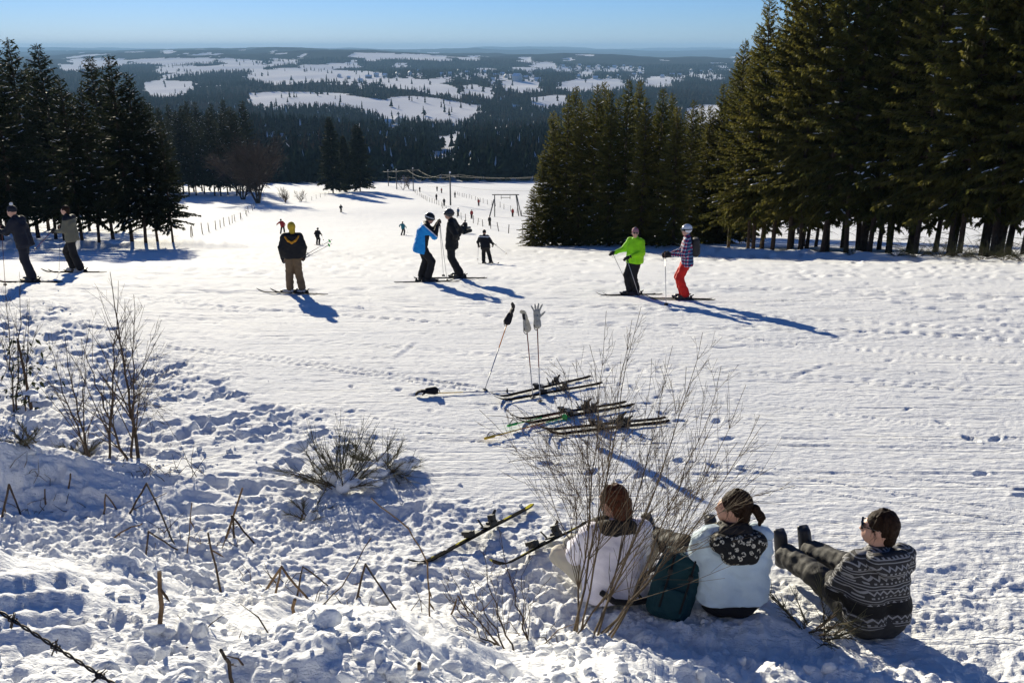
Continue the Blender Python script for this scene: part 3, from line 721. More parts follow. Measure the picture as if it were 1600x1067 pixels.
p = on_snow(404, 318); bare_tree('bare_tree', 'big round bare brown tree beside the left fence end', p, px_height(p, 112), px_height(p, 50), 5, 6, M_RUST, 1.0)
p = on_snow(380, 312); bare_tree('bare_tree', 'smaller bare brown tree tucked behind the big round one', p, px_height(p, 90), px_height(p, 32), 6, 5, M_RUST)
p = on_snow(447, 317); bare_tree('bare_shrub', 'leafless pale shrub just right of the big brown tree', p, px_height(p, 34), px_height(p, 22), 7, 5, M_TWIG, 1.2, False)
p = on_snow(470, 315); bare_tree('bare_shrub', 'leafless low shrub farther right of the brown tree, by fence posts', p, px_height(p, 26), px_height(p, 16), 8, 5, M_TWIG, 1.2, False)
p = on_snow(640, 296); bare_tree('frosted_tree', 'frosty bare young tree among the far lift poles', p, px_height(p, 30), px_height(p, 14), 9, 3, M_TWIG, 1, False)
p = on_snow(630, 297); bare_tree('frosted_tree', 'frosty bare sapling left of the other one by the far lift poles', p, px_height(p, 25), px_height(p, 10), 10, 3, M_TWIG, 1, False)
# ================================================================== SMOOTH BODIES (signed distance -> one continuous surface)
def cap(a, b, ra, rb=None): return ('c', np.array(a, float), np.array(b, float), ra, ra if rb is None else rb)
def ell(c, r, M=None): return ('e', np.array(c, float), np.array(r, float), np.array(M) if M is not None else np.eye(3))
def rbox(c, hlf, rd, M=None): return ('b', np.array(c, float), np.array(hlf, float), np.array(M) if M is not None else np.eye(3), rd)
def pbounds(p):
    if p[0] == 'c':
        r = max(p[3], p[4]); return np.minimum(p[1], p[2])-r, np.maximum(p[1], p[2])+r
    R_ = float(np.linalg.norm(p[2])) if p[0] == 'b' else float(max(p[2]))
    return p[1]-R_, p[1]+R_
def pdist(p, P):
    if p[0] == 'c':
        a, b, ra, rb = p[1:]; ab = b-a; q = P-a; t = np.clip((q@ab)/max(ab@ab, 1e-12), 0, 1)
        return np.linalg.norm(q - t[...,None]*ab, axis=-1) - (ra+(rb-ra)*t)
    q = (P-p[1])@p[3]
    if p[0] == 'e':
        k0 = np.linalg.norm(q/p[2], axis=-1); k1 = np.linalg.norm(q/(p[2]**2), axis=-1)+1e-9
        return k0*(k0-1)/k1
    d = np.abs(q)-(p[2]-p[4]); return np.linalg.norm(np.maximum(d, 0), axis=-1)+np.minimum(d.max(-1), 0)-p[4]
def sdf_mesh(name, prims, h, k=.03, cuts=(), subs=(), wr=0.0, wsc=9.0, smooth_it=1):
    lo = np.min([pbounds(p)[0] for p in prims], 0)-2.5*h-wr; hi = np.max([pbounds(p)[1] for p in prims], 0)+2.5*h+wr
    n = np.ceil((hi-lo)/h).astype(int)+1
    ax = [lo[i]+h*np.arange(n[i]) for i in range(3)]
    F = np.full(n, .25, np.float32)
    for p in prims:
        l, u = pbounds(p); m = k+3*h
        i0 = np.clip(((l-m-lo)/h).astype(int), 0, n-1); i1 = np.clip(((u+m-lo)/h).astype(int)+2, 1, n)
        sl = tuple(slice(i0[j], i1[j]) for j in range(3))
        G = np.stack(np.meshgrid(*[ax[j][sl[j]] for j in range(3)], indexing='ij'), -1)
        d = pdist(p, G).astype(np.float32); f = F[sl]
        hh = np.clip(.5+.5*(f-d)/k, 0, 1); F[sl] = f*(1-hh)+d*hh - k*hh*(1-hh)
    if cuts or subs or wr > 0:
        G = np.stack(np.meshgrid(*ax, indexing='ij'), -1)
        if wr > 0:
            F = F + (wr*.9*(np.abs(perlin(G[...,0]*wsc*1.3+G[...,2]*wsc*.9, G[...,2]*wsc*2.6-G[...,1]*wsc*1.2, 6))*-2+.35)*-1).astype(np.float32)*.5
            F = F + wr*(perlin(G[...,0]*wsc+G[...,1]*wsc*.6, G[...,2]*wsc*1.5, 3) + .7*perlin(G[...,1]*wsc*1.7-G[...,0]*2, G[...,2]*wsc*2.3+G[...,0]*wsc, 4)).astype(np.float32)
        for (pt, nr) in cuts: F = np.maximum(F, (G-np.array(pt, float))@np.array(nr, float))
        for p in subs: F = np.maximum(F, -pdist(p, G))
    # surface nets
    S = F < 0
    c = [S[i:n[0]-1+i, j:n[1]-1+j, l:n[2]-1+l] for i in (0,1) for j in (0,1) for l in (0,1)]
    cnt = sum(x.astype(np.int8) for x in c); act = (cnt > 0) & (cnt < 8)
    idx = np.full(act.shape, -1, np.int64); A = np.argwhere(act); idx[act] = np.arange(len(A))
    acc = np.zeros((len(A), 3)); num = np.zeros(len(A))
    cr = [(i,j,l) for i in (0,1) for j in (0,1) for l in (0,1)]
    val = {q: F[A[:,0]+q[0], A[:,1]+q[1], A[:,2]+q[2]] for q in cr}
    for q in cr:
        for d in range(3):
            if q[d] == 0:
                q2 = list(q); q2[d] = 1; q2 = tuple(q2); a = val[q]; b = val[q2]; m = (a < 0) != (b < 0)
                t = np.where(m, a/np.where(m, a-b, 1), 0)
                pos = np.tile(np.array(q, float), (len(A), 1)); pos[:,d] += t
                acc += pos*m[:,None]; num += m
    V = lo + (A + acc/np.maximum(num, 1)[:,None])*h
    Qs = []
    for d in range(3):
        e1, e2 = [(1,2),(2,0),(0,1)][d]
        sh = [slice(0, n[j]-1) if j == d else slice(1, n[j]-1) for j in range(3)]
        sh2 = list(sh); sh2[d] = slice(1, n[d]); a = S[tuple(sh)]; b = S[tuple(sh2)]
        E = np.argwhere(a != b)
        if len(E) == 0: continue
        fl = a[tuple(E.T)]
        off = np.array([0 if j == d else 1 for j in range(3)]); E = E+off
        v1 = np.zeros(3, int); v1[e1] = 1; v2 = np.zeros(3, int); v2[e2] = 1
        g = lambda X: idx[X[:,0], X[:,1], X[:,2]]
        q = np.stack([g(E-v1-v2), g(E-v2), g(E), g(E-v1)], 1)
        q[~fl] = q[~fl][:, ::-1]; Qs.append(q)
    Q = np.concatenate(Qs); Q = Q[(Q >= 0).all(1)]
    for _ in range(smooth_it):
        s = np.zeros_like(V); w = np.zeros(len(V))
        for a, b in ((0,1),(1,2),(2,3),(3,0)):
            np.add.at(s, Q[:,a], V[Q[:,b]]); np.add.at(s, Q[:,b], V[Q[:,a]]); np.add.at(w, Q[:,a], 1); np.add.at(w, Q[:,b], 1)
        V = .5*V + .5*s/np.maximum(w, 1)[:,None]
    return mesh_np(name, V, quads=Q, smooth=True)
def sdf_obj(name, prims, m, parent=None, h=.02, **kw):
    me = sdf_mesh(name, prims, h, **kw); me.materials.append(m)
    return link(bpy.data.objects.new(name, me), parent)
def basis(f, up):
    """columns: right, forward, up"""
    f = np.array(f, float); f /= np.linalg.norm(f); up = np.array(up, float)
    r = np.cross(f, up); r /= np.linalg.norm(r); u = np.cross(r, f)
    return np.stack([r, f, u], 1)
def hand(w, d, nrm, side, curl=.5, s=1.0, fat=1.0, splay=.12):
    """prims of a hand at wrist w, fingers along d, palm facing nrm, thumb on the given side (+1/-1 across)"""
    w = np.array(w, float); d = np.array(d, float); d /= np.linalg.norm(d); nrm = np.array(nrm, float); nrm -= d*(nrm@d); nrm /= np.linalg.norm(nrm)
    x = np.cross(d, nrm)*side; P = []
    pal = w + d*.055*s
    P.append(rbox(pal, np.array([.042, .050, .016*fat])*s, .014*s, np.stack([x, d, nrm], 1)))
    P.append(cap(w-d*.01*s, w+d*.02*s, .028*s*fat))
    for i, (o, L) in enumerate(((.033,.070),(.011,.082),(-.011,.077),(-.033,.060))):
        a = w + d*.098*s + x*o*s; dd = d.copy(); nn = nrm.copy(); r = (.0105 if i < 3 else .009)*s*fat
        for q, fr in enumerate((.45, .32, .25)):
            an = curl*(.7 if q == 0 else 1.0); dd, nn = dd*math.cos(an)+nn*math.sin(an), nn*math.cos(an)-dd*math.sin(an)
            b = a + (dd*L*fr + x*o*splay*fr*4)*s; P.append(cap(a, b, r*(1-.08*q), r*(.93-.08*q))); a = b
    a = w + d*.03*s + x*.036*s; dd = d*.62 + x*.70 + nrm*.35; dd /= np.linalg.norm(dd)
    b = a + dd*.045*s; P.append(cap(a, b, .013*s*fat, .012*s*fat)); dd = dd + d*.5*curl + nrm*.5*curl - x*.4*curl; dd /= np.linalg.norm(dd)
    P.append(cap(b, b+dd*.035*s, .012*s*fat, .009*s*fat))
    return P
# ================================================================== SKIS, POLES, GLOVES
M_BLACKP = mat('black_plastic', (.012, .012, .013), .45, .2, 40)
M_STEEL = mat('ski_steel', (.35, .35, .36), .35, .1, 40, metal=.8)
M_GLVB = mat('black_glove_fabric', (.012, .012, .016), .8, .3, 60, bump=.002, bscale=90)
M_GLVW = mat('pale_glove_leather', (.42, .40, .34), .7, .25, 40, bump=.002, bscale=80)
M_GREENP = mat('green_plastic', (.03, .50, .10), .4, .1, 20)
M_YELP = mat('yellow_rubber', (.60, .38, .02), .5, .15, 30)
def ski_top(name, c1, c2, sc=6.0, thr=.55):
    if name in MATS: return MATS[name]
    m, nt, b, out = newmat(name)
    tc = nd(nt, 'ShaderNodeTexCoord'); mp = nd(nt, 'ShaderNodeMapping'); mp.inputs['Scale'].default_value = (1.0, .28, 1)
    w = nd(nt, 'ShaderNodeTexNoise', Scale=sc, Detail=1.0)
    nt.links.new(tc.outputs['Object'], mp.inputs['Vector']); nt.links.new(mp.outputs[0], w.inputs['Vector'])
    cr = nd(nt, 'ShaderNodeValToRGB'); cr.color_ramp.interpolation = 'CONSTANT'
    e = cr.color_ramp.elements; e[0].color = (*c1, 1); e[1].position = thr; e[1].color = (*c2, 1)
    nt.links.new(w.outputs[0], cr.inputs[0]); nt.links.new(cr.outputs[0], b.inputs['Base Color'])
    b.inputs['Roughness'].default_value = .9; b.inputs['Specular IOR Level'].default_value = 0; b.inputs['IOR'].default_value = 1.02
    return m
MS_BLACK = ski_top('black_ski_top', (.008, .008, .009), (.025, .025, .027), 6, .58)
MS_GREY = ski_top('grey_ski_top', (.010, .010, .012), (.04, .04, .043), 7, .52)
MS_YEL = ski_top('yellow_black_ski_top', (.02, .02, .02), (.42, .38, .05), 16, .60)
SKI_CACHE = {}
def ski_mesh(L, w, m):
    key = (round(L, 2), m.name)
    if key in SKI_CACHE: return SKI_CACHE[key]
    V = []; F = []; n = 22
    for i in range(n+1):
        t = i/n; y = (t-.47)*L
        ww = w*(.5*(.62 + .50*abs(t-.45)**1.5))
        z = 0.0
        if t > .86: q = (t-.86)/.14; z = .085*q**1.8; ww *= max(.12, math.sqrt(max(0, 1-(q*.98)**2.6)))
        if t < .05: q = (.05-t)/.05; z = .012*q; ww *= 1-.35*q
        th = .008+.006*math.exp(-((t-.45)/.22)**2)
        V += [(-ww, y, z), (ww, y, z), (ww*.9, y, z+th), (-ww*.9, y, z+th)]
    for i in range(n):
        a = i*4; b = a+4
        for k_ in range(4): F.append((a+k_, a+(k_+1) % 4, b+(k_+1) % 4, b+k_))
    F += [(3,2,1,0), (n*4, n*4+1, n*4+2, n*4+3)]
    me = bpy.data.meshes.new('ski'); me.from_pydata(V, [], F); me.update(); me.materials.append(m)
    tb = MB(); tb.box((0,.165,.035), (.062,.05,.03)); tb.box((0,.185,.06), (.075,.045,.03)); tb.box((.03,.15,.05), (.014,.05,.035)); tb.box((-.03,.15,.05), (.014,.05,.035)); tb.box((0,.09,.028), (.075,.10,.014))
    hb = MB(); hb.box((0,-.175,.035), (.06,.09,.035)); hb.box((0,-.185,.075), (.05,.05,.06)); hb.tube([(0,-.20,.09), (0,-.25,.125)], [.016,.012], 5); hb.tube([(-.045,-.10,.03), (-.055,-.06,.10)], [.008,.006], 4); hb.tube([(.045,-.10,.03), (.055,-.06,.10)], [.008,.006], 4); hb.box((0,-.10,.028), (.075,.08,.014))
    def mk(mb, nm):
        q = bpy.data.meshes.new(nm); q.from_pydata(mb.v, [], mb.f); q.update(); q.materials.append(M_BLACKP); return q
    SKI_CACHE[key] = (me, mk(tb, 'toe_binding'), mk(hb, 'heel_binding')); return SKI_CACHE[key]
def place_ski(c, fwd, m, label, L=1.65, w=.10, group=None, roll=0.0, up=(0,0,1), scale=1.0):
    me, t, h_ = ski_mesh(L, w, m)
    o = bpy.data.objects.new('ski', me); link(o); tag(o, label, 'ski', group)
    f = Vector(fwd).normalized(); u = Vector(up); r = f.cross(u).normalized(); u = r.cross(f).normalized()
    if roll: q = Matrix.Rotation(roll, 3, f); r = q @ r; u = q @ u
    M = Matrix((r, f, u)).transposed().to_4x4(); M.translation = Vector(c); o.matrix_world = M @ Matrix.Scale(scale, 4)
    link(bpy.data.objects.new('toe_binding', t), o); link(bpy.data.objects.new('heel_binding', h_), o)
    return o
def ground_ski(tail_px, tip_px, m, label, L=None, roll=0.0, lift=.02, group=None):
    a = on_snow(*tail_px); b = on_snow(*tip_px); d = b-a
    L_ = d.length if L is None else L
    mid = a.lerp(b, .47); zs = [gz(a.x+(b.x-a.x)*t, a.y+(b.y-a.y)*t) - (a.z+(b.z-a.z)*t) for t in np.linspace(.05, .85, 9)]
    return place_ski(mid + Vector((0,0,max(zs)*.7+lift)), d, m, label, L_, .088, group, roll)
def ski_pole(top, tip, mats, label, group=None, basket=None, strap=True):
    """pole from the top of the grip to the tip; parts: shaft, grip, basket, strap"""
    top = Vector(top); tip = Vector(tip); d = (tip-top).normalized(); L = (tip-top).length
    o = empty('ski_pole', tip); tag(o, label, 'ski pole', group); inv = -tip
    n = len(mats); A = .13
    for i, mm in enumerate(mats):
        a = top+d*(A+(L-A)*i/n); b = top+d*(A+(L-A)*(i+1)/n)
        MB().tube([a+inv, b+inv], [.0075-.002*i/n, .0075-.002*(i+1)/n], 7).build('shaft', mm, o, True)
    MB().tube([top+inv, top+d*.02+inv, top+d*.06+inv, top+d*.135+inv], [.012,.017,.014,.017], 8).build('grip', mats[0] if basket else M_BLACKP, o, True)
    q = tip - d*.08; MB().tube([q+inv-d*.012, q+inv, q+inv+d*.012], [.012,.046,.016], 10).build('basket', basket or M_BLACKP, o)
    if strap:
        s = d.orthogonal().normalized(); pts = [top+d*.03+inv + s*.06*math.sin(t*math.pi)+d*.13*math.sin(t*math.pi*.5) for t in np.linspace(0, 1, 7)]
        MB().tube(pts, .005, 4).build('strap', M_BLACKP, o)
    return o
def glove(name, w, d, nrm, side, m, label, curl=.3, cuffm=None, dark=None, s=1.05, group=None, splay=.14):
    o = empty(name, w); tag(o, label, 'glove', group); w0 = (0,0,0)
    d = np.array(d, float); d /= np.linalg.norm(d)
    sdf_obj('fingers', hand(w0, d, nrm, side, curl, s, 1.12, splay), m, o, h=.005, k=.006)
    sdf_obj('cuff', [cap(-d*.07, d*.02, .052, .040)], cuffm or m, o, h=.008, k=.01)
    if dark is not None:
        n_ = np.array(nrm, float); n_ -= d*(n_@d); n_ /= np.linalg.norm(n_)
        sdf_obj('palm_patch', [rbox(d*.075*s + n_*.016, (.030, .045, .012), .01, np.stack([np.cross(d, n_), d, n_], 1))], dark, o, h=.006, k=.01)
    return o
M_ORANGE = mat('orange_shaft', (.62, .20, .03), .4, .1, 20); M_BLUESH = mat('blue_shaft', (.05, .09, .25), .4, .1, 20)
M_SILVER = mat('silver_shaft', (.42, .42, .43), .4, .1, 20, metal=.5); M_REDSH = mat('red_brown_shaft', (.22, .05, .04), .4, .1, 20)
def up_pole(top_px, base_px, mats, label):
    b = on_snow(*base_px); zc = b.y*CP+(CAMZ-b.z)*SP
    t = at_depth(*top_px, zc); b2 = b + (b-t).normalized()*.06
    ski_pole(t, b2, mats, label, 'poles stuck upright in the snow'); return t, (t-b2).normalized()
# ================================================================== PROPS ON THE SNOW
t, d = up_pole((797,492), (757,611), [M_ORANGE, M_BLUESH, M_SILVER], 'leaning orange and silver ski pole stuck in snow, black glove on top')
glove('glove', t - d*.02, d + Vector((.12,0,.05)), (-1,-.3,0), 1, M_GLVB, 'black glove pulled over the leaning upright ski pole', .35)
t, d = up_pole((822,502), (833,623), [M_REDSH, M_SILVER], 'left of two upright silver ski poles carrying pale gloves')
glove('glove', t - d*.02, d + Vector((-.1,0,.05)), (-.9,-.5,0), 1, M_GLVW, 'pale glove with dark palm, lower of two on the silver poles', .4, None, M_GLVB, 1.0)
t, d = up_pole((839,496), (844,628), [M_REDSH, M_SILVER], 'right of two upright silver ski poles carrying pale gloves')
glove('glove', t - d*.02, d, (.3,1,0), -1, M_GLVW, 'pale glove with spread fingers, higher of two on the silver poles', .12, None, None, 1.05, splay=.25)
def lying_pole(top_px, tip_px, mats, label, basket=None, lift=.035):
    a = on_snow(*top_px); b = on_snow(*tip_px); a.z += lift; b.z += lift*.7
    m_ = (a+b)/2; e = gz(m_.x, m_.y)+.02-m_.z
    if e > 0: a.z += e*.6; b.z += e*.6
    ski_pole(a, b, mats, label, 'poles lying on the snow', basket); return a, b
a, b = lying_pole((668,619), (802,613), [M_YELP, M_BLUESH, M_SILVER], 'ski pole lying flat on the snow with a black glove on its grip')
glove('glove', a + Vector((.02,0,.03)), (a-b).normalized(), (0,-.2,-1), 1, M_GLVB, 'black glove on the grip of the ski pole lying flat', .4)
lying_pole((757,690), (890,655), [M_YELP, M_ORANGE, M_GREENP], 'orange ski pole with green grip lying nearest the camera', M_GREENP, .05)
lying_pole((793,673), (921,639), [M_GREENP, M_REDSH, M_BLUESH], 'red-brown ski pole with green grip lying beside the skis', M_GREENP, .06)
ground_ski((922,591), (767,627), MS_GREY, 'grey ski lying on the snow, farthest of the loose pairs, far one', group='skis lying by the poles')
ground_ski((940,602), (772,632), MS_BLACK, 'grey-black ski lying on the snow, farthest of the loose pairs, near one', group='skis lying by the poles')
ground_ski((978,631), (797,662), MS_BLACK, 'black ski lying in the middle beside the green-gripped poles, far one', group='skis lying by the poles')
ground_ski((990,636), (806,668), MS_GREY, 'grey ski lying in the middle beside the green-gripped poles, near one', group='skis lying by the poles')
ground_ski((1040,656), (836,677), MS_GREY, 'grey ski of the loose pair nearest the bush, far one', group='skis lying by the poles')
ground_ski((1046,661), (850,684), MS_BLACK, 'dark ski of the loose pair nearest the bush, near one', group='skis lying by the poles')
ground_ski((832,793), (641,897), MS_YEL, 'black and yellow ski lying on lumpy snow left of the big bush', roll=.25, lift=.005)
ground_ski((915,822), (772,902), MS_YEL, 'dark yellow-edged ski sloping beside the woman in the lilac-white jacket', roll=.5, lift=.03)
# ------------------------------------------------------------------ bare shrubs in front
M_SHRUB = mat('shrub_bark', (.115, .083, .050), .8, .35, 14); M_SHRUB2 = mat('dark_shrub_bark', (.085, .060, .040), .85, .35, 14)
def guided_shrub(name, label, base, tips, seed, m, r0=.011, ntw=7, tl=.35, spr=.55, npr=9):
    """tips: list of (px, py, depth offset); each stem is a part with its own twigs"""
    r = random.Random(seed); o = empty(name, base); tag(o, label, 'shrub')
    zc0 = base.y*CP+(CAMZ-base.z)*SP
    prim = []
    for ti, (px, py, dz, k) in enumerate(tips):
        t = at_depth(px, py, zc0+dz) - base
        if ti < npr:
            a = Vector((t.x*.12+r.uniform(-.20,.20)*min(1, t.z), r.uniform(-.12,.12), 0)); a.z = gz(base.x+a.x, base.y+a.y)-base.z-.08; b0 = None
            mid = a.lerp(t, .45) + Vector((t.x*.14, t.y*.10, -t.z*.03)) + Vector((r.gauss(0,.03), r.gauss(0,.03), 0))
        else:
            q = min(prim, key=lambda P_: (P_[-1].normalized()-t.normalized()).length); i0 = r.randint(2, 6); a = q[i0]; dd0 = (q[i0+1]-q[i0-1]).normalized()
            mid = a + dd0*(t-a).length*.35 + (t-a)*.15
        n = 12; pts = []
        for i in range(n+1):
            s = i/n; pts.append(a*(1-s)**2 + mid*2*s*(1-s) + t*s*s + Vector((r.gauss(0,.008), r.gauss(0,.008), r.gauss(0,.004)))*(s > 0))
        prim.append(pts) if ti < npr else None
        L = (t-a).length; rr = r0*k*min(1.2, .35+L*.42)*(1 if ti < npr else .7); mb = MB()
        mb.tube(pts, [max(.0016, rr*(1-.86*(i/n)**.8)) for i in range(n+1)], 6)
        q = 0
        for _ in range(int(ntw*min(1.4, .3+L*.65))):
            s = r.uniform(.22, .95); i = int(s*n); p0 = pts[i]; dd = (pts[min(i+1,n)]-pts[i-1]).normalized()
            v = Vector((r.gauss(0,1), r.gauss(0,1), r.gauss(0,.5))); v = (v-dd*v.dot(dd)).normalized()
            d1 = (dd + v*spr*r.uniform(.5,1.3)).normalized(); l1 = tl*(1.25-s)*r.uniform(.5,1.5)*min(1.3,.4+L*.5)
            p1 = p0+d1*l1*.5; p2 = p0+d1*l1 + Vector((r.gauss(0,.02),r.gauss(0,.02),.06*l1))
            rad = max(.0016, rr*(1-.86*s**.8)*.5)
            mb.tube([p0,p1,p2], [rad, rad*.75, .0012], 4, cap=False)
            for _2 in range(r.randint(1,3)):
                s2 = r.uniform(.3,.9); e0 = p0.lerp(p2, s2); v2 = Vector((r.gauss(0,1), r.gauss(0,1), r.gauss(.3,.6))).normalized()
                d2 = (d1+v2*.6).normalized(); l2 = l1*r.uniform(.2,.55)
                mb.tube([e0, e0+d2*l2], [max(.0013, rad*.5), .0010], 3, cap=False)
        mb.build('stem', m, o)
    return o
b = on_snow(905, 985)
guided_shrub('bare_shrub', 'large leafless shrub in front of the woman in the lilac-white jacket', b,
 [(1000,478,.6,1.2),(948,486,.9,1),(985,500,.2,1),(1100,520,.5,1.1),(1050,540,.9,1),(1128,570,.2,1),(1190,648,.3,1.1),(1150,690,-.2,.9),(1165,600,.6,.9),(1120,655,.0,.9),(1075,575,-.3,1),
  (900,560,.5,1.1),(862,600,.7,.9),(760,650,.2,1),(822,670,.9,.8),(745,640,.5,.8),(800,720,-.3,.8),(930,610,-.2,1.2),(1040,640,.3,.9),(955,660,-.3,.9),(1080,700,-.4,.8),(1060,770,-.3,.7),(1100,770,.1,.7),
  (850,760,.3,.7),(1240,760,-.2,.7),(880,640,.0,.9),(905,700,.7,.8),(1020,560,1.0,.9),(840,700,.3,.9),(780,690,.0,.9),(812,640,.6,.9),(925,540,.3,.9),(990,640,-.2,.9),(870,560,.9,.9)], 3, M_SHRUB, .0066, 15, .42, .6, 10)
b = on_snow(832, 1003)
guided_shrub('bare_shrub', 'low leafless shrub arching left at the foot of the large one', b,
 [(705,890,.2,1.0),(720,870,.4,.9),(755,850,.3,.9),(690,905,.0,.9),(780,820,.5,.9),(830,850,.2,.8),(745,930,-.2,.8),(860,900,.1,.7),(715,935,.1,.7),(800,900,.3,.7),(770,880,.0,.7)], 13, M_SHRUB2, .012, 9, .28, .6, 5)
b = on_snow(188, 722)
guided_shrub('bare_shrub', 'leafless shrub with a stout stem on the left snow ridge', b,
 [(172,425,.3,1.5),(185,440,.7,1.1),(128,530,.2,1.4),(100,520,.5,1.1),(75,520,.3,1),(210,460,.2,1.2),(222,480,.6,1.1),(240,505,.3,1),(250,540,.2,1),(262,580,.5,1),(275,580,.0,.9),(160,540,.4,1),(140,500,.8,1),(270,640,.2,1),(255,660,-.2,.9),(285,630,.5,.8),(235,600,.2,1),(215,570,-.2,1),(120,640,.2,.8),(205,520,.4,1),(240,690,-.2,.9),(280,690,.0,.8)], 23, M_SHRUB2, .0125, 11, .5, .6, 6)
b = on_snow(20, 640)
guided_shrub('bare_shrub', 'thin leafless shrub at the left edge of the picture', b,
 [(30,425,.5,1),(8,440,.2,1),(45,470,.3,1),(-20,480,.2,1),(60,510,.3,1),(22,500,.0,.9),(75,545,.2,.8),(5,540,.1,.8)], 33, M_SHRUB2, .012, 8, .45, .6, 4)
# small spruce sapling half buried
def sapling(px, py, hp, seed):
    p = on_snow(px, py); H = px_height(p, hp)
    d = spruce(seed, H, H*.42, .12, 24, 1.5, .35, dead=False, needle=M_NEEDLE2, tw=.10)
    plant_tree('spruce_sapling', d, p - Vector((0,0,.05)), 0, 1.0, 'young spruce sapling half buried in snow at the left edge', 'tree')
sapling(38, 640, 130, 90)
def broom(px, py, n, L, seed, label, spread=.8, fl=1.0, m=None):
    p = on_snow(px, py); r = random.Random(seed); mb = MB(); o = empty('broom_bush', p); tag(o, label, 'shrub'); tw = MB()
    for i in range(n):
        a = r.uniform(0, 6.28); d = Vector((math.cos(a)*spread*fl+.15, math.sin(a)*spread*.7, r.uniform(.35, 1.0))).normalized(); l = L*r.uniform(.55, 1.1)
        p0 = Vector((r.gauss(0,.05), r.gauss(0,.05), -.05)); pts = [p0]; dd = d.copy()
        for k_ in range(4): dd = (dd+Vector((r.gauss(0,.12), r.gauss(0,.12), r.gauss(-.03,.08)))).normalized(); pts.append(pts[-1]+dd*l/4)
        mb.tube(pts, [.007,.006,.005,.004,.002], 4, cap=False)
        for q in range(26):
            k_ = r.randint(1, 3); e = pts[k_].lerp(pts[k_+1], r.random()); v = (dd+Vector((r.gauss(0,.45), r.gauss(0,.45), r.gauss(.1,.3)))).normalized()*l*r.uniform(.12,.4)
            tw.tube([e, e+v], [.0024,.0012], 3, cap=False)
    if L > .45 and p.y < 20:
        sdf_obj('snow_cap', [ell((r.gauss(0,L*.3), r.gauss(0,L*.2), .03+.05*r.random()), (r.uniform(.06,.14), r.uniform(.05,.1), r.uniform(.04,.08))) for _ in range(7)], M_TSNOW, o, h=.016, k=.03, wr=.02, wsc=14)
    mb.build('stem', M_SHRUB2, o); c = tw.build('twigs', m or M_BROOM, o); c['kind'] = 'stuff'
M_BROOM = mat('broom_twigs', (.105, .098, .055), .8, .3, 10)
broom(530, 760, 34, .62, 1, 'olive broom bush poking out of the lumpy snow in mid foreground', .8)
broom(605, 735, 22, .50, 2, 'smaller broom tuft right of the olive broom bush', 1.1)
broom(480, 800, 10, .28, 3, 'tiny dry tuft in front of the olive broom bush', .8)
broom(1265, 985, 16, .42, 4, 'cut broom twig lying on the snow beside the sitting man', 1.2)
broom(125, 705, 22, .30, 5, 'dark dry tuft under the snow ridge by the left shrub', 1.1)
broom(35, 690, 18, .26, 6, 'dark dry tuft in the snow ridge at the left edge', 1.1)
for i, px in enumerate((1330, 1400, 1432, 1468, 1500, 1535, 1570, 1598)):
    broom(px, 398+i*1.5, 30, (.55,.7,1.1,1.2,1.1,1.25,1.2,1.0)[i], 40+i, f'olive broom bush at the foot of the right-hand wood, {ORD[i]} from the left', 1.0, 1.5, mat('olive_broom', (.06,.062,.018), .8, .3, 4))
# ------------------------------------------------------------------ dry stalks
M_STALK = mat('dry_stalk', (.120, .075, .040), .85, .4, 22); M_STALK2 = mat('dark_dry_stalk', (.05, .034, .024), .85, .4, 22)
def stalk(pts, rad, label, m=None, leaf=True):
    """broken dry stem drawn through picture points on the bank"""
    b = on_snow(*pts[0]); zc = b.y*CP+(CAMZ-b.z)*SP; W_ = []
    r = random.Random(pts[0][0]*7+pts[0][1])
    for i, q in enumerate(pts):
        if i == 0: W_.append(b - Vector((0,0,.06)))
        elif len(q) == 3: W_.append(on_snow(q[0], q[1]) - Vector((0,0,.02)))
        else: W_.append(at_depth(q[0], q[1], zc - .10*i))
    o = empty('dry_stalk', b); tag(o, label, 'dry stalk', 'dry stalks on the snow bank'); W_ = [w - b for w in W_]
    P = []
    for i in range(len(W_)-1):
        for s in np.linspace(0, 1, 5)[:-1]: P.append(W_[i].lerp(W_[i+1], s) + (Vector((r.gauss(0,1), r.gauss(0,1), r.gauss(0,1)))*.0035 if s else Vector()))
    P.append(W_[-1]); MB().tube(P, [rad*(1-.4*i/len(P))*(1+.12*((i % 4) == 0)) for i in range(len(P))], 6).build('stem', m or M_STALK, o)
    if leaf and len(W_) > 1:
        for q in range(2):
            e = W_[0].lerp(W_[1], r.uniform(.25,.8)); v = Vector((r.gauss(0,.035), r.gauss(0,.03), r.uniform(-.06,-.02)))
            s = Vector((.003, .0015, .003)); k_ = MB(); k_.add([e-s, e+s, e+v*.6+s*1.3, e+v, e+v*.6-s*1.2], [(0,1,2,3,4)]); k_.build('withered_leaf', M_STALK, o)
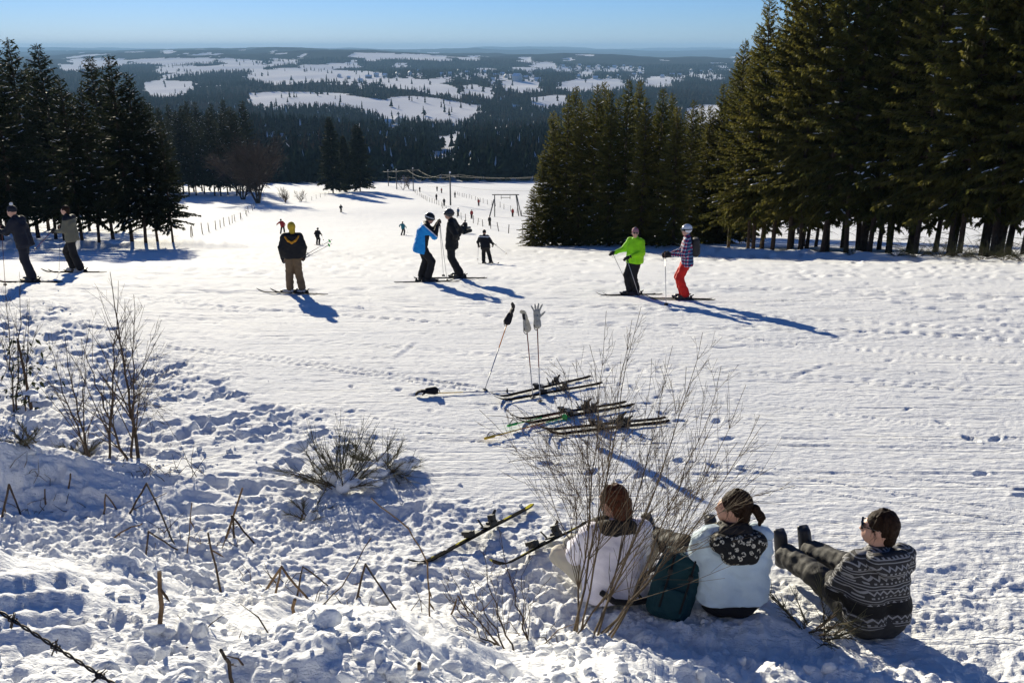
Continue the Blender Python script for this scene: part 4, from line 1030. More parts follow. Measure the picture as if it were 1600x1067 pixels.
STALKS = [
 ([(248,968),(249,893)], .0085, 'short upright cut stalk standing alone before the large snow hollow', None),
 ([(197,802),(229,755),(280,860,1)], .0075, 'dry stalk folded into a tall peak above the snow lumps', M_STALK2),
 ([(349,838),(379,762)], .008, 'leaning pale stalk with a split top near the left shrub', None),
 ([(368,840),(362,806),(400,850,1)], .008, 'dark broken stalk bent beside the leaning pale stalk', M_STALK2),
 ([(552,922),(571,881),(622,954,1)], .0065, 'dry stalk folded into a sharp peak left of the yellow ski', M_STALK2),
 ([(460,912),(473,885),(514,905,1)], .0055, 'thin dark stalk folded flat right of the twin broken stalks', M_STALK2),
 ([(400,926),(440,885),(488,948,1)], .007, 'folded dry stalk leaning right in the middle of the bank', None),
 ([(426,917),(438,890)], .007, 'short stub beside the folded stalk in the middle of the bank', None),
 ([(459,970),(461,936)], .0075, 'short thick stub sticking up below the folded stalks', None),
 ([(345,912),(325,832)], .0065, 'dark thin stalk rising left of the twin broken stalks', M_STALK2),
 ([(290,860),(300,785)], .004, 'thin grass-like stem between the folded peak and the pale stalk', None),
 ([(2,822),(14,757),(32,800,1)], .0075, 'dark folded stalk at the left edge of the picture', M_STALK2),
 ([(160,800),(165,772),(185,788,1)], .006, 'small bent stalk near the left edge folded peak', None),
 ([(70,780),(70,764)], .006, 'tiny stub in the left snow lumps', None),
 ([(105,760),(110,740)], .007, 'dry brown seed head stub left of the leafless shrub', None),
 ([(672,970),(668,880),(638,825),(580,778)], .0042, 'long thin curved stem arching left over the yellow ski', None),
 ([(700,968),(715,930),(740,968,1)], .005, 'small folded stalk right of the long curved stem', None),
 ([(180,792),(260,770)], .0035, 'thin pale grass stem leaning right over the lumps', None),
 ([(480,960),(535,915),(580,840)], .003, 'very thin long stem crossing behind the folded stalks', M_STALK2),
 ([(365,1062),(358,1035),(345,1015)], .005, 'curved twig at the bottom edge of the picture', M_STALK2),
 ([(640,1048),(655,1036)], .007, 'short broken stick lying at the bottom middle', None),
 ([(225,870),(232,830),(280,858,1)], .006, 'dark folded stalk lying toward the twin stalks', M_STALK2),
 ([(160,838),(200,826),(222,818)], .0055, 'flattened dry stalk lying across the lumps', None),
 ([(265,850),(290,868)], .008, 'split dry stalk lying by the tall folded peak', None)]
for pts, rad, lb, m in STALKS: stalk(pts, rad*1.35, lb, m)
def tuft(px, py, n, L, seed, label, m=None):
    p = on_snow(px, py); r = random.Random(seed); o = empty('dry_tuft', p); tag(o, label, 'dry grass', 'dry tufts on the snow bank')
    for i in range(n):
        a = r.uniform(0, 6.28); d = Vector((math.cos(a)*.8, math.sin(a)*.5, r.uniform(.15, 1.1))).normalized(); l = L*r.uniform(.4, 1.2); p0 = Vector((r.gauss(0,.12), r.gauss(0,.06), 0)); p0.z = gz(p.x+p0.x, p.y+p0.y)-p.z-.04
        p1 = p0+d*l*.5; d2 = (d+Vector((r.gauss(0,.5), r.gauss(0,.4), r.gauss(-.4,.5)))).normalized(); q = [p0, p1, p1+d2*l*.5]
        MB().tube(q, [r.uniform(.002,.0045), .003, .0012], 4).build('stem', m or r.choice((M_STALK, M_STALK2)), o)
for i, (px, py, n, L, lb) in enumerate(((120,792,9,.30,'dry stems tangled left of the tall folded stalk'),(330,850,12,.30,'dry stems tangled round the leaning pale stalk'),(262,840,10,.28,'dry stems at the foot of the tall folded stalk'),(425,905,12,.26,'dry stems round the folded stalk in mid bank'),(520,930,8,.22,'sparse dry stems left of the sharp folded stalk'),(690,958,10,.22,'sparse dry stems at the foot of the curved stem'),(285,745,14,.45,'long dry grass right of the stout left shrub'),(55,745,9,.25,'dry stems above the left edge folded stalk'),(330,1010,5,.16,'few dry stems near the bottom edge twig'),(845,985,12,.30,'dry stems between the two foreground shrubs'),(215,735,14,.35,'dry grass below the stout left shrub'),(380,985,6,.18,'few dry stems right of the short upright cut stalk'),(15,790,8,.22,'dry stems at the extreme left of the bank'))):
    tuft(px, py, n, L, 70+i, lb)
# ------------------------------------------------------------------ barbed wire close to the camera
M_WIRE = mat('rusty_wire', (.045, .035, .03), .6, .4, 60, metal=.5)
wire = empty('barbed_wire', at_depth(0, 943, 1.62)); tag(wire, 'strand of rusty barbed wire crossing the bottom left corner', 'barbed wire')
A_ = at_depth(-260, 790, 1.75); B_ = at_depth(420, 1222, 1.45); r_ = random.Random(2)
ax_ = (B_-A_).normalized(); n1_ = ax_.orthogonal().normalized(); n2_ = ax_.cross(n1_); Lw = (B_-A_).length; w0 = wire.location
for ph in (0, math.pi):
    MB().tube([A_+ax_*s+(n1_*math.cos(s*130+ph)+n2_*math.sin(s*130+ph))*.0021 - w0 for s in np.linspace(0, Lw, 260)], .0018, 5).build('strand', M_WIRE, wire, True)
s = .06
while s < Lw:
    c = A_+ax_*s-w0; mb = MB()
    for kk in range(2):
        an = r_.uniform(0, 6.28); dv = n1_*math.cos(an)+n2_*math.sin(an); mb.tube([c-dv*.014+ax_*.003*kk, c+dv*.016+ax_*.003*kk], [.0009,.0016], 4)
    th = np.linspace(0, 4*math.pi, 20); mb.tube([c+ax_*(t_/(4*math.pi)*.012-.006)+(n1_*math.cos(t_)+n2_*math.sin(t_))*.0048 for t_ in th], .0015, 4)
    mb.build('barb', M_WIRE, wire); s += .098
# ================================================================== PEOPLE
M_SKIN = mat('skin', (.58, .33, .24), .55, .08, 25, spec=.4)
M_HAIRD = mat('dark_brown_hair', (.022, .011, .006), .7, .4, 60, spec=.12, bump=.004, bscale=70)
M_HAIRR = mat('auburn_hair', (.085, .030, .015), .7, .4, 60, spec=.12, bump=.004, bscale=70)
def cloth(name, col, bump=.003, rough=.75, var=.12): return mat(name, col, rough, var, 5, spec=.25, bump=bump*4, bscale=9)
C_BLACK = cloth('black_cloth', (.012, .012, .014)); C_NAVY = cloth('navy_cloth', (.012, .014, .024)); C_CHAR = cloth('charcoal_cloth', (.035, .034, .034))
C_BROWN = cloth('brown_trouser_cloth', (.155, .105, .060)); C_GREEN = cloth('lime_jacket_cloth', (.28, .72, .012)); C_RED = cloth('red_trouser_cloth', (.62, .020, .014))
C_OLIVE = cloth('greyish_olive_cloth', (.13, .125, .085)); C_BEIGE = cloth('beige_trouser_cloth', (.50, .46, .38)); C_LILAC = cloth('lilac_white_cloth', (.72, .70, .80), .004)
C_ICE = cloth('ice_blue_cloth', (.56, .68, .76), .005); C_TEAL = cloth('teal_pack_cloth', (.007, .040, .052)); C_TEALJ = cloth('teal_jacket_cloth', (.03, .20, .25)); C_ORANGE = cloth('orange_cloth', (.60, .26, .02))
C_YEL = cloth('mustard_knit', (.52, .35, .03), .004); C_HWHITE = mat('white_helmet_shell', (.70, .71, .74), .3, .05, 10); C_HBLK = mat('black_helmet_shell', (.014, .014, .016), .3, .1, 10); C_HGREY = mat('grey_helmet_shell', (.06, .06, .065), .35, .1, 10)
C_LENS = mat('dark_lens', (.012, .010, .010), .12, .05, 10, spec=.6); C_FLEECE = cloth('dark_fleece', (.025, .022, .022), .006); C_BOOT = mat('ski_boot_plastic', (.035, .035, .038), .4, .3, 18); C_BOOTW = mat('pale_boot_plastic', (.45, .44, .42), .4, .2, 18)
C_WHITE = cloth('white_trim', (.72, .72, .72)); C_REDW = cloth('far_red_jacket', (.35, .03, .03)); C_BLUEG = cloth('far_blue_jacket', (.03, .08, .16))
def ramp_mat(name, build, rough=.75):
    m, nt, b, out = newmat(name); b.inputs['Roughness'].default_value = rough; b.inputs['Specular IOR Level'].default_value = .25
    tc = nd(nt, 'ShaderNodeTexCoord'); sp = nd(nt, 'ShaderNodeSeparateXYZ'); nt.links.new(tc.outputs['Object'], sp.inputs[0])
    nt.links.new(build(nt, tc, sp), b.inputs['Base Color'])
    nz = nd(nt, 'ShaderNodeTexNoise', Scale=10.0, Detail=4.0, Distortion=1.2); nt.links.new(tc.outputs['Object'], nz.inputs['Vector']); bp = nd(nt, 'ShaderNodeBump', Strength=1.0, Distance=.014); nt.links.new(nz.outputs[0], bp.inputs['Height']); nt.links.new(bp.outputs[0], b.inputs['Normal']); return m
def nmath(nt, op, a, b=None, c=None):
    n = nd(nt, 'ShaderNodeMath', operation=op)
    for i, v in enumerate((a, b, c)):
        if v is None: continue
        if isinstance(v, (int, float)): n.inputs[i].default_value = v
        else: nt.links.new(v, n.inputs[i])
    return n.outputs[0]
def nmix(nt, f, a, b):
    n = nd(nt, 'ShaderNodeMix', data_type='RGBA')
    for i, v in ((0, f), (6, a), (7, b)):
        if isinstance(v, tuple): n.inputs[i].default_value = (*v, 1)
        elif isinstance(v, (int, float)): n.inputs[i].default_value = v
        else: nt.links.new(v, n.inputs[i])
    return n.outputs[2]
def _nordic(nt, tc, sp):
    x, y, z = sp.outputs; xx = nmath(nt, 'ADD', x, nmath(nt, 'MULTIPLY', y, .6))
    tri = nmath(nt, 'PINGPONG', nmath(nt, 'MULTIPLY', xx, 22), .5)                      # zigzag
    band = nmath(nt, 'FRACT', nmath(nt, 'MULTIPLY', z, 11.0))
    zig = nmath(nt, 'LESS_THAN', nmath(nt, 'ABSOLUTE', nmath(nt, 'SUBTRACT', nmath(nt, 'ADD', .28, nmath(nt, 'MULTIPLY', tri, .5)), band)), .075)
    lines = nmath(nt, 'GREATER_THAN', nmath(nt, 'SINE', nmath(nt, 'MULTIPLY', z, 330)), .55)
    lband = nmath(nt, 'GREATER_THAN', band, .62)
    dots = nmath(nt, 'MULTIPLY', nmath(nt, 'GREATER_THAN', nmath(nt, 'SINE', nmath(nt, 'MULTIPLY', xx, 190)), .1), nmath(nt, 'LESS_THAN', band, .12))
    w = nmath(nt, 'MAXIMUM', nmath(nt, 'MAXIMUM', zig, nmath(nt, 'MULTIPLY', lines, lband)), dots)
    blk = nmath(nt, 'MULTIPLY', nmath(nt, 'GREATER_THAN', z, .235), nmath(nt, 'LESS_THAN', z, .315))
    w = nmath(nt, 'MULTIPLY', w, nmath(nt, 'SUBTRACT', 1.0, blk))
    base = nmix(nt, blk, (.035, .034, .036), (.008, .008, .009))
    return nmix(nt, nmath(nt, 'MULTIPLY', w, .75), base, (.36, .36, .37))
C_NORDIC = ramp_mat('nordic_pattern_jacket', _nordic)
def _flower(nt, tc, sp):
    v = nd(nt, 'ShaderNodeTexVoronoi', Scale=26.0); v.feature = 'DISTANCE_TO_EDGE'; nt.links.new(tc.outputs['Object'], v.inputs['Vector'])
    v2 = nd(nt, 'ShaderNodeTexVoronoi', Scale=26.0); nt.links.new(tc.outputs['Object'], v2.inputs['Vector'])
    f = nmath(nt, 'MULTIPLY', nmath(nt, 'LESS_THAN', v2.outputs['Distance'], .42), nmath(nt, 'GREATER_THAN', v2.outputs['Distance'], .12))
    n = nd(nt, 'ShaderNodeTexNoise', Scale=90.0); nt.links.new(tc.outputs['Object'], n.inputs['Vector'])
    f = nmath(nt, 'MULTIPLY', f, nmath(nt, 'GREATER_THAN', n.outputs[0], .48))
    return nmix(nt, f, (.012, .012, .012), (.55, .52, .42))
C_FLOWER = ramp_mat('flower_print_lining', _flower)
def _plaid(nt, tc, sp):
    x, y, z = sp.outputs; xx = nmath(nt, 'ADD', x, y)
    a = nmath(nt, 'FRACT', nmath(nt, 'MULTIPLY', xx, 13)); b_ = nmath(nt, 'FRACT', nmath(nt, 'MULTIPLY', z, 12))
    c1 = nmix(nt, nmath(nt, 'GREATER_THAN', a, .55), (.02, .03, .10), (.38, .03, .09))
    c2 = nmix(nt, nmath(nt, 'GREATER_THAN', b_, .6), c1, (.10, .20, .30))
    both = nmath(nt, 'MULTIPLY', nmath(nt, 'GREATER_THAN', a, .62), nmath(nt, 'GREATER_THAN', b_, .66))
    return nmix(nt, both, c2, (.62, .60, .66))
C_PLAID = ramp_mat('plaid_jacket', _plaid)
def _bluejkt(nt, tc, sp):
    x, y, z = sp.outputs
    up = nmath(nt, 'GREATER_THAN', nmath(nt, 'ADD', z, nmath(nt, 'MULTIPLY', y, .9)), 1.50)
    low = nmath(nt, 'MULTIPLY', nmath(nt, 'LESS_THAN', nmath(nt, 'ABSOLUTE', nmath(nt, 'SUBTRACT', y, .10)), .065), nmath(nt, 'LESS_THAN', z, 1.22))
    f = nmath(nt, 'MAXIMUM', up, low)
    tr = nmath(nt, 'LESS_THAN', nmath(nt, 'ABSOLUTE', nmath(nt, 'SUBTRACT', nmath(nt, 'ADD', z, nmath(nt, 'MULTIPLY', y, .9)), 1.50)), .018)
    tr2 = nmath(nt, 'MULTIPLY', nmath(nt, 'LESS_THAN', nmath(nt, 'ABSOLUTE', nmath(nt, 'SUBTRACT', y, .175)), .014), nmath(nt, 'LESS_THAN', z, 1.2))
    return nmix(nt, nmath(nt, 'MAXIMUM', tr, tr2), nmix(nt, f, (.012, .26, .66), (.012, .012, .014)), (.75, .75, .75))
C_BLUEJ = ramp_mat('blue_black_jacket', _bluejkt)
def _stripe(name, axis, at, wd, c0, c1):
    def f(nt, tc, sp): return nmix(nt, nmath(nt, 'LESS_THAN', nmath(nt, 'ABSOLUTE', nmath(nt, 'SUBTRACT', sp.outputs[axis], at)), wd), c0, c1)
    return ramp_mat(name, f)
C_STRIPEJ = _stripe('black_jacket_white_stripe', 2, 1.30, .022, (.012, .012, .014), (.7, .7, .7))
def _hat(nt, tc, sp):
    return nmix(nt, nmath(nt, 'GREATER_THAN', nmath(nt, 'SINE', nmath(nt, 'MULTIPLY', sp.outputs[2], 150)), 0.0), (.28, .27, .28), (.42, .06, .10))
C_HATS = ramp_mat('striped_hat_knit', _hat)
def _vest(nt, tc, sp):
    return nmix(nt, nmath(nt, 'GREATER_THAN', sp.outputs[2], 1.40), (.14, .135, .10), (.012, .014, .022))
C_VEST = ramp_mat('grey_jacket_dark_yoke', _vest)
V3 = lambda *a: np.array(a, float)
def pose(**kw):
    J = dict(pelvis=V3(0,0,.96), chest=V3(0,0,1.30), neck=V3(0,.01,1.49), head=V3(0,.03,1.645), sh=[V3(-.175,0,1.42), V3(.175,0,1.42)],
             el=[V3(-.24,-.02,1.15), V3(.24,-.02,1.15)], wr=[V3(-.24,.10,.93), V3(.24,.10,.93)], hip=[V3(-.09,0,.93), V3(.09,0,.93)],
             kn=[V3(-.10,.05,.52), V3(.10,.05,.52)], an=[V3(-.10,0,.11), V3(.10,0,.11)], foot=[V3(0,1,0), V3(0,1,0)], hd=[V3(0,.3,-1), V3(0,.3,-1)], hn=[V3(1,0,0), V3(-1,0,0)],
             yaw=0.0, pitch=0.0, curl=.7, right=V3(1,0,0))
    J.update(kw); return J
def lean(J, joint, ang, side=0.0):
    """tilt everything above the pelvis forward (and sideways) about the pelvis"""
    c = J['pelvis']; ca, sa = math.cos(ang), math.sin(ang); cb, sb = math.cos(side), math.sin(side)
    M = np.array([[1,0,0],[0,ca,sa],[0,-sa,ca]]); N = np.array([[cb,0,sb],[0,1,0],[-sb,0,cb]]); M = N@M
    f = lambda p: c + M@(p-c)
    for k in ('chest','neck','head'): J[k] = f(J[k])
    for k in ('sh','el','wr'): J[k] = [f(p) for p in J[k]]
    return J
def head_prims(J):
    """face with brow, nose, lips, chin and ears; looks along +y before the turn"""
    cy, sy = math.cos(J['yaw']), math.sin(J['yaw']); cp, sp_ = math.cos(J['pitch']), math.sin(J['pitch'])
    M = np.array([[cy,-sy,0],[sy,cy,0],[0,0,1]]) @ np.array([[1,0,0],[0,cp,-sp_],[0,sp_,cp]]); c = J['head']; T = lambda *p: c + M@V3(*p)
    P = [ell(T(0,-.015,.02), (.076,.096,.098), M), ell(T(0,.018,-.035), (.062,.074,.082), M), ell(T(0,.062,-.088), (.030,.026,.026), M),
         cap(T(0,.092,.012), T(0,.112,-.022), .010, .014), cap(T(-.035,.083,.026), T(.035,.083,.026), .012), cap(T(-.02,.088,-.052), T(.02,.088,-.052), .009), cap(T(-.017,.086,-.064), T(.017,.086,-.064), .009),
         ell(T(-.078,-.01,-.01), (.012,.020,.032), M), ell(T(.078,-.01,-.01), (.012,.020,.032), M), ell(T(-.04,.06,-.03), (.025,.02,.025), M), ell(T(.04,.06,-.03), (.025,.02,.025), M)]
    return P, M, T
def build_person(label, loc, rz, J, st, scale=1.0, vox=.022, group=None, name='person', tilt=(0,0)):
    """one body mesh; clothing, hair, helmet and boots are its children"""
    hp, M, T = head_prims(J); P = list(hp); r = J['right']; dn_ = st.get('sole', V3(0,0,-1))
    P.append(cap(J['neck']-V3(0,0,.03), J['head']-V3(0,0,.05), .052, .048))
    P += [cap(J['pelvis']-r*.05, J['chest']-r*.06, .085, .09), cap(J['pelvis']+r*.05, J['chest']+r*.06, .085, .09), cap(J['chest'], J['neck'], .11, .05), cap(J['sh'][0], J['sh'][1], .062)]
    for i in (0, 1):
        P += [cap(J['sh'][i], J['el'][i], .052, .042), cap(J['el'][i], J['wr'][i], .042, .028), cap(J['hip'][i], J['kn'][i], .085, .058), cap(J['kn'][i], J['an'][i], .058, .042),
              cap(J['an'][i]-J['foot'][i]*.04+dn_*.04, J['an'][i]+J['foot'][i]*.15+dn_*.06, .04, .034)]
        P += hand(J['wr'][i], J['hd'][i], J['hn'][i], (1 if i else -1)*1, J['curl'])
    me = sdf_mesh(name, P, (.016 if vox < .02 else .020) if vox < .03 else vox, k=.022); me.materials.append(st.get('skin', M_SKIN))
    o = link(bpy.data.objects.new(name, me)); o.location = loc; o.rotation_euler = (tilt[0], tilt[1], rz); o.scale = (scale,)*3
    tag(o, label, 'person', group)
    wr = st.get('wr', .017)
    b = st.get('bulk', 0.0)
    hem = st.get('hem', -.06)
    ax = J['chest']-J['pelvis']; ax = ax/np.linalg.norm(ax)
    h0 = J['pelvis'] + ax*hem
    JP = [cap(h0-r*.085, J['chest']-r*.085, .135+b, .118+b), cap(h0+r*.085, J['chest']+r*.085, .135+b, .118+b), cap(J['chest'], J['neck']-ax*.03, .135+b, .085), cap(J['sh'][0]*.9+J['sh'][1]*.1, J['sh'][1]*.9+J['sh'][0]*.1, .085+b*.5)]
    for i in (0, 1): JP += [cap(J['sh'][i], J['el'][i], .080+b*.5, .066+b*.4), cap(J['el'][i], J['wr'][i]-.0*J['hd'][i], .066+b*.4, .050)]
    if st.get('collar', True): JP.append(cap(J['neck']-ax*.02, J['neck']+ax*.035, .078, .072))
    jk = sdf_obj('jacket', JP, st['jacket'], o, h=vox, k=.035, cuts=[(h0-ax*.05, -ax)], wr=wr)
    lg = st.get('leg', 1.0)
    pass
    TP = [cap(J['pelvis']-r*.07+ax*.02, J['pelvis']+r*.07+ax*.02, st.get('seat', .112))]
    for i in (0, 1): TP += [cap(J['hip'][i], J['kn'][i], .118*lg, .096*lg), cap(J['kn'][i], J['an'][i]+V3(0,0,.03), .096*lg, .098*lg)]
    sdf_obj('trousers', TP, st['trousers'], o, h=vox, k=.03, wr=wr)
    for i in (0, 1):
        a = J['an'][i]; f = J['foot'][i]; sh = (J['kn'][i]-a); sh = sh/np.linalg.norm(sh); dn = st.get('sole', V3(0,0,-1))
        sdf_obj('boot', [cap(a+sh*.16, a, .060, .060), cap(a-f*.05+dn*.055, a+f*.16+dn*.062, .050, .042), rbox(a+f*.06+dn*.092, (.045,.145,.018), .012, basis(f, -dn))], st.get('boots', C_BOOT), o, h=vox, k=.02)
        if st.get('gloves') is not None: sdf_obj('glove', hand(J['wr'][i], J['hd'][i], J['hn'][i], (1 if i else -1), J['curl'], 1.15, 1.5)+[cap(J['wr'][i]-J['hd'][i]/np.linalg.norm(J['hd'][i])*.05, J['wr'][i], .055, .042)], st['gloves'], o, h=min(vox, .010) if vox < .03 else vox, k=.012)
    hg = st.get('head')
    if hg in ('helmet',):
        hm = sdf_obj('helmet', [ell(T(0,-.012,.045), (.105,.130,.112), M), cap(T(-.092,-.02,-.02), T(-.092,-.02,.02), .025), cap(T(.092,-.02,-.02), T(.092,-.02,.02), .025)], st['headm'], o, h=vox*.6, k=.02, subs=[ell(T(0,.11,-.055), (.085,.09,.085), M)], cuts=[(T(0,0,-.075), M@V3(0,0,-1))])
        if st.get('goggles'):
            g = sdf_obj('goggles', [cap(T(-.055,.095,.028), T(.055,.095,.028), .032)], C_LENS, o, h=.010, k=.01)
            MB().tube([T(math.sin(t)*.110, math.cos(t)*.132-.012, .04) for t in np.linspace(.55, 2*math.pi-.55, 22)], .012, 5).build('strap', st.get('strapm', C_WHITE), o)
    elif hg == 'hat':
        sdf_obj('hat', [ell(T(0,-.012,.052), (.090,.110,.098), M), cap(T(0,0,.12), T(0,-.01,.155), .03, .012)], st['headm'], o, h=vox*.6, k=.02, subs=[ell(T(0,.12,-.03), (.09,.07,.07), M)], cuts=[(T(0,0,-.005), M@V3(0,0,-1))])
        if st.get('pompom') is not None: sdf_obj('pompom', [ell(T(0,-.01,.175), (.042,.042,.040), M)], st['pompom'], o, h=.012, wr=.008, wsc=40)
    elif hg == 'hood':
        sdf_obj('hat', [ell(T(0,-.01,.035), (.098,.118,.122), M), cap(T(0,-.05,-.05), T(0,-.05,-.10), .075)], st['headm'], o, h=vox*.6, k=.02, subs=[ell(T(0,.12,-.02), (.07,.07,.085), M)])
    elif hg == 'hair':
        rr_ = random.Random(len(label)); LK = []
        if vox < .02:
            for q in range(46):
                th = rr_.uniform(.95, 2*math.pi-.95); pv = None
                for e in (1.25, .85, .45, .05, -.35):
                    ph = e + rr_.uniform(-.05,.05); th += rr_.gauss(0, .06)
                    pp = T(.087*math.sin(th)*math.cos(ph), -.022+.102*math.cos(th)*math.cos(ph), .032+.098*math.sin(ph)-(.02 if e < 0 else 0))
                    if pv is not None: LK.append(cap(pv, pp, .009, .008))
                    pv = pp
        sdf_obj('hair', [ell(T(0,-.022,.032), (.085,.101,.097), M), cap(T(0,-.07,-.02), T(0,-.065,-.07), .052)]+LK, st['headm'], o, h=vox*.5, k=.006, smooth_it=0 if vox < .02 else 1, subs=[ell(T(0,.115,-.045), (.075,.085,.082), M), ell(T(-.088,.012,-.03), (.03,.03,.045), M), ell(T(.088,.012,-.03), (.03,.03,.045), M)], wr=.004, wsc=30)
        if vox < .02:
            sh_ = MB()
            for q in range(70):
                th = rr_.uniform(.9, 2*math.pi-.9); ph = rr_.uniform(-.5, 1.3); c0 = V3(.090*math.sin(th)*math.cos(ph), -.022+.106*math.cos(th)*math.cos(ph), .034+.102*math.sin(ph))
                c1 = c0*1.04+V3(rr_.gauss(0,.008), rr_.gauss(0,.008), -.03-.02*rr_.random()); c2 = c1*1.03+V3(rr_.gauss(0,.014), rr_.gauss(0,.012), -.025)
                sh_.tube([T(*c0), T(*c1), T(*c2)], [.0016,.0014,.0007], 3, cap=False)
            sh_.build('loose_hair', st['headm'], o)['kind'] = 'stuff'
    if st.get('glasses'):
        mb = MB()
        for s_ in (-1, 1): mb.tube([T(s_*.035,.098,.018)-M@V3(0,.004,0), T(s_*.035,.108,.018)], [.027,.025], 12); mb.tube([T(s_*.062,.098,.022), T(s_*.080,.03,.02), T(s_*.080,-.02,.012)], .004, 4)
        mb.tube([T(-.012,.108,.024), T(.012,.108,.024)], .004, 4); mb.build('sunglasses', C_LENS, o)
    else:
        for s_ in (-1, 1):
            if vox < .03: sdf_obj('eye', [ell(T(s_*.033,.076,.012), (.010,.007,.006), M)], C_LENS, o, h=.0035, k=.004)
    return o
def world(o_loc, rz, s, p):
    c, n = math.cos(rz), math.sin(rz); return Vector((o_loc[0]+s*(p[0]*c-p[1]*n), o_loc[1]+s*(p[0]*n+p[1]*c), o_loc[2]+s*p[2]))
def foot_skis(loc, rz, s, J, short, m, L=1.62, spread=0.0, group='skis worn by the people standing on the piste', names=('left','right')):
    for i in (0, 1):
        a = world(loc, rz, s, J['an'][i]); f = world((0,0,0), rz, 1, J['foot'][i]); f.z = 0; f.normalize()
        c = Vector((a.x, a.y, 0)) + f*.05*s; y1 = c+f*.7*s; y0 = c-f*.6*s
        z1 = gz(y1.x, y1.y); z0 = gz(y0.x, y0.y); zc_ = (z1*.46+z0*.54); d = Vector((f.x, f.y, (z1-z0)/(1.3*s)))
        zz = max(zc_, gz(c.x, c.y)-.0)+.008
        place_ski((c.x, c.y, zz), d, m, f'{names[i]} ski of the {short}', L, .095, group, scale=s)
DEF_H = 1.77
def stand(px, py, hp, rz_deg, J, st, label, short, skim=None, nom=DEF_H, vox=.022, L=1.62, group=None, z_off=.045, skis=True):
    p = on_snow(px, py); zc = p.y*CP+(CAMZ-p.z)*SP; s = hp/FPX*zc/nom
    print('person', short, 'scale %.2f' % s, 'dist %.1f' % p.y)
    p = p + Vector((0, 0, z_off-.02)); rz = R(rz_deg)
    o = build_person(label, p, rz, J, st, s, vox, group)
    if skis: foot_skis(p, rz, s, J, short, skim or MS_BLACK, L)
    return p, rz, s, o
def pole_at(P_, top, tip_px=None, tip=None, mats=None, label='', basket=None):
    p, rz, s, _ = P_; t = world(p, rz, s, top)
    b = on_snow(*tip_px) if tip_px else world(p, rz, s, tip)
    ski_pole(t, b - (Vector((0,0,.03)) if tip_px else Vector()), mats or [M_SILVER], label, 'poles held by skiers', basket)
def shear(J, k):
    for q in ('pelvis','chest','neck','head'): J[q] = J[q]-V3(0, k*J[q][2], 0)
    for q in ('sh','el','wr','hip','kn'): J[q] = [p-V3(0, k*p[2], 0) for p in J[q]]
    return J
# --- leftmost, leaning hard forward on his poles, facing left
J = pose(an=[V3(-.10,-.06,.11), V3(.10,.10,.11)], kn=[V3(-.10,.13,.52), V3(.10,.27,.53)], hip=[V3(-.09,.20,.95), V3(.09,.22,.95)], pelvis=V3(0,.20,.97), chest=V3(0,.30,1.28), neck=V3(0,.40,1.47), head=V3(0,.47,1.62),
         sh=[V3(-.18,.34,1.41), V3(.18,.34,1.41)], el=[V3(-.22,.48,1.18), V3(.22,.50,1.17)], wr=[V3(-.18,.72,1.22), V3(.18,.74,1.2)], hd=[V3(0,1,.1), V3(0,1,.1)], hn=[V3(1,0,0), V3(-1,0,0)], curl=1.2)
J = shear(J, .13)
p1 = stand(52, 441, 119, 86, J, dict(jacket=C_NAVY, trousers=C_NAVY, gloves=M_GLVB, head='hat', headm=C_NAVY, pompom=C_WHITE, hem=-.12, bulk=.02), 'person in dark navy ski clothes and bobble hat leaning on poles, at left edge', 'leaning person in navy at the left edge')
pole_at(p1, V3(-.16,.64,1.27), (-4, 437), label='ski pole planted at the left picture edge, far hand of the leaning person')
pole_at(p1, V3(.16,.66,1.25), (8, 447), mats=[M_REDSH], label='ski pole with red shaft, near hand of the leaning person')
# --- second, walking left
J = pose(an=[V3(-.10,-.16,.11), V3(.10,.16,.11)], kn=[V3(-.10,.02,.50), V3(.10,.33,.52)], hip=[V3(-.09,.10,.93), V3(.09,.10,.93)], pelvis=V3(0,.10,.96), chest=V3(0,.14,1.28), neck=V3(0,.20,1.47), head=V3(0,.24,1.62),
         sh=[V3(-.18,.15,1.41), V3(.18,.15,1.41)], el=[V3(-.25,.16,1.14), V3(.25,.18,1.14)], wr=[V3(-.20,.40,1.10), V3(.20,.42,1.12)], hd=[V3(0,1,0), V3(0,1,0)], curl=1.2, yaw=.15)
J = shear(J, .08)
p2 = stand(121, 426, 105, 84, J, dict(jacket=C_VEST, trousers=C_BLACK, gloves=M_GLVB, head='hair', headm=M_HAIRD, hem=-.10, boots=C_BOOTW), 'bareheaded person in grey jacket with dark shoulders gliding left on skis', 'bareheaded person in the grey jacket')
pole_at(p2, V3(.18,.41,1.17), (92, 427), label='ski pole held by the bareheaded person in grey, near hand')
pole_at(p2, V3(-.18,.39,1.15), tip=V3(-.35,.9,.62), mats=[M_REDSH], label='raised ski pole held by the bareheaded person in grey, far hand')
# --- mustard hat, back to the camera
J = pose(an=[V3(-.13,.02,.11), V3(.17,-.03,.11)], kn=[V3(-.12,.05,.52), V3(.10,.04,.52)], hip=[V3(-.09,0,.93), V3(.09,0,.93)], wr=[V3(-.27,.04,.90), V3(.27,.02,.94)], el=[V3(-.27,-.05,1.15), V3(.27,-.06,1.16)], foot=[V3(-.94,.34,0), V3(-.90,.44,0)], hd=[V3(.05,.2,-1), V3(-.05,.4,-1)], curl=1.2, yaw=.35)
p3 = stand(462, 459, 109, 10, J, dict(jacket=C_BLACK, trousers=C_BROWN, gloves=M_GLVB, head='hood', headm=C_YEL, hem=-.02, bulk=.05, boots=C_BOOTW), 'person in mustard hat, black jacket and brown trousers seen from behind', 'person in the mustard hat', MS_GREY)
o3 = p3[3]
sdf_obj('hood', [ell(V3(0,-.10,1.40), (.15,.085,.11)), cap(V3(-.11,-.02,1.48), V3(.11,-.02,1.48), .06)], C_BLACK, o3, h=.014, k=.03, wr=.01)
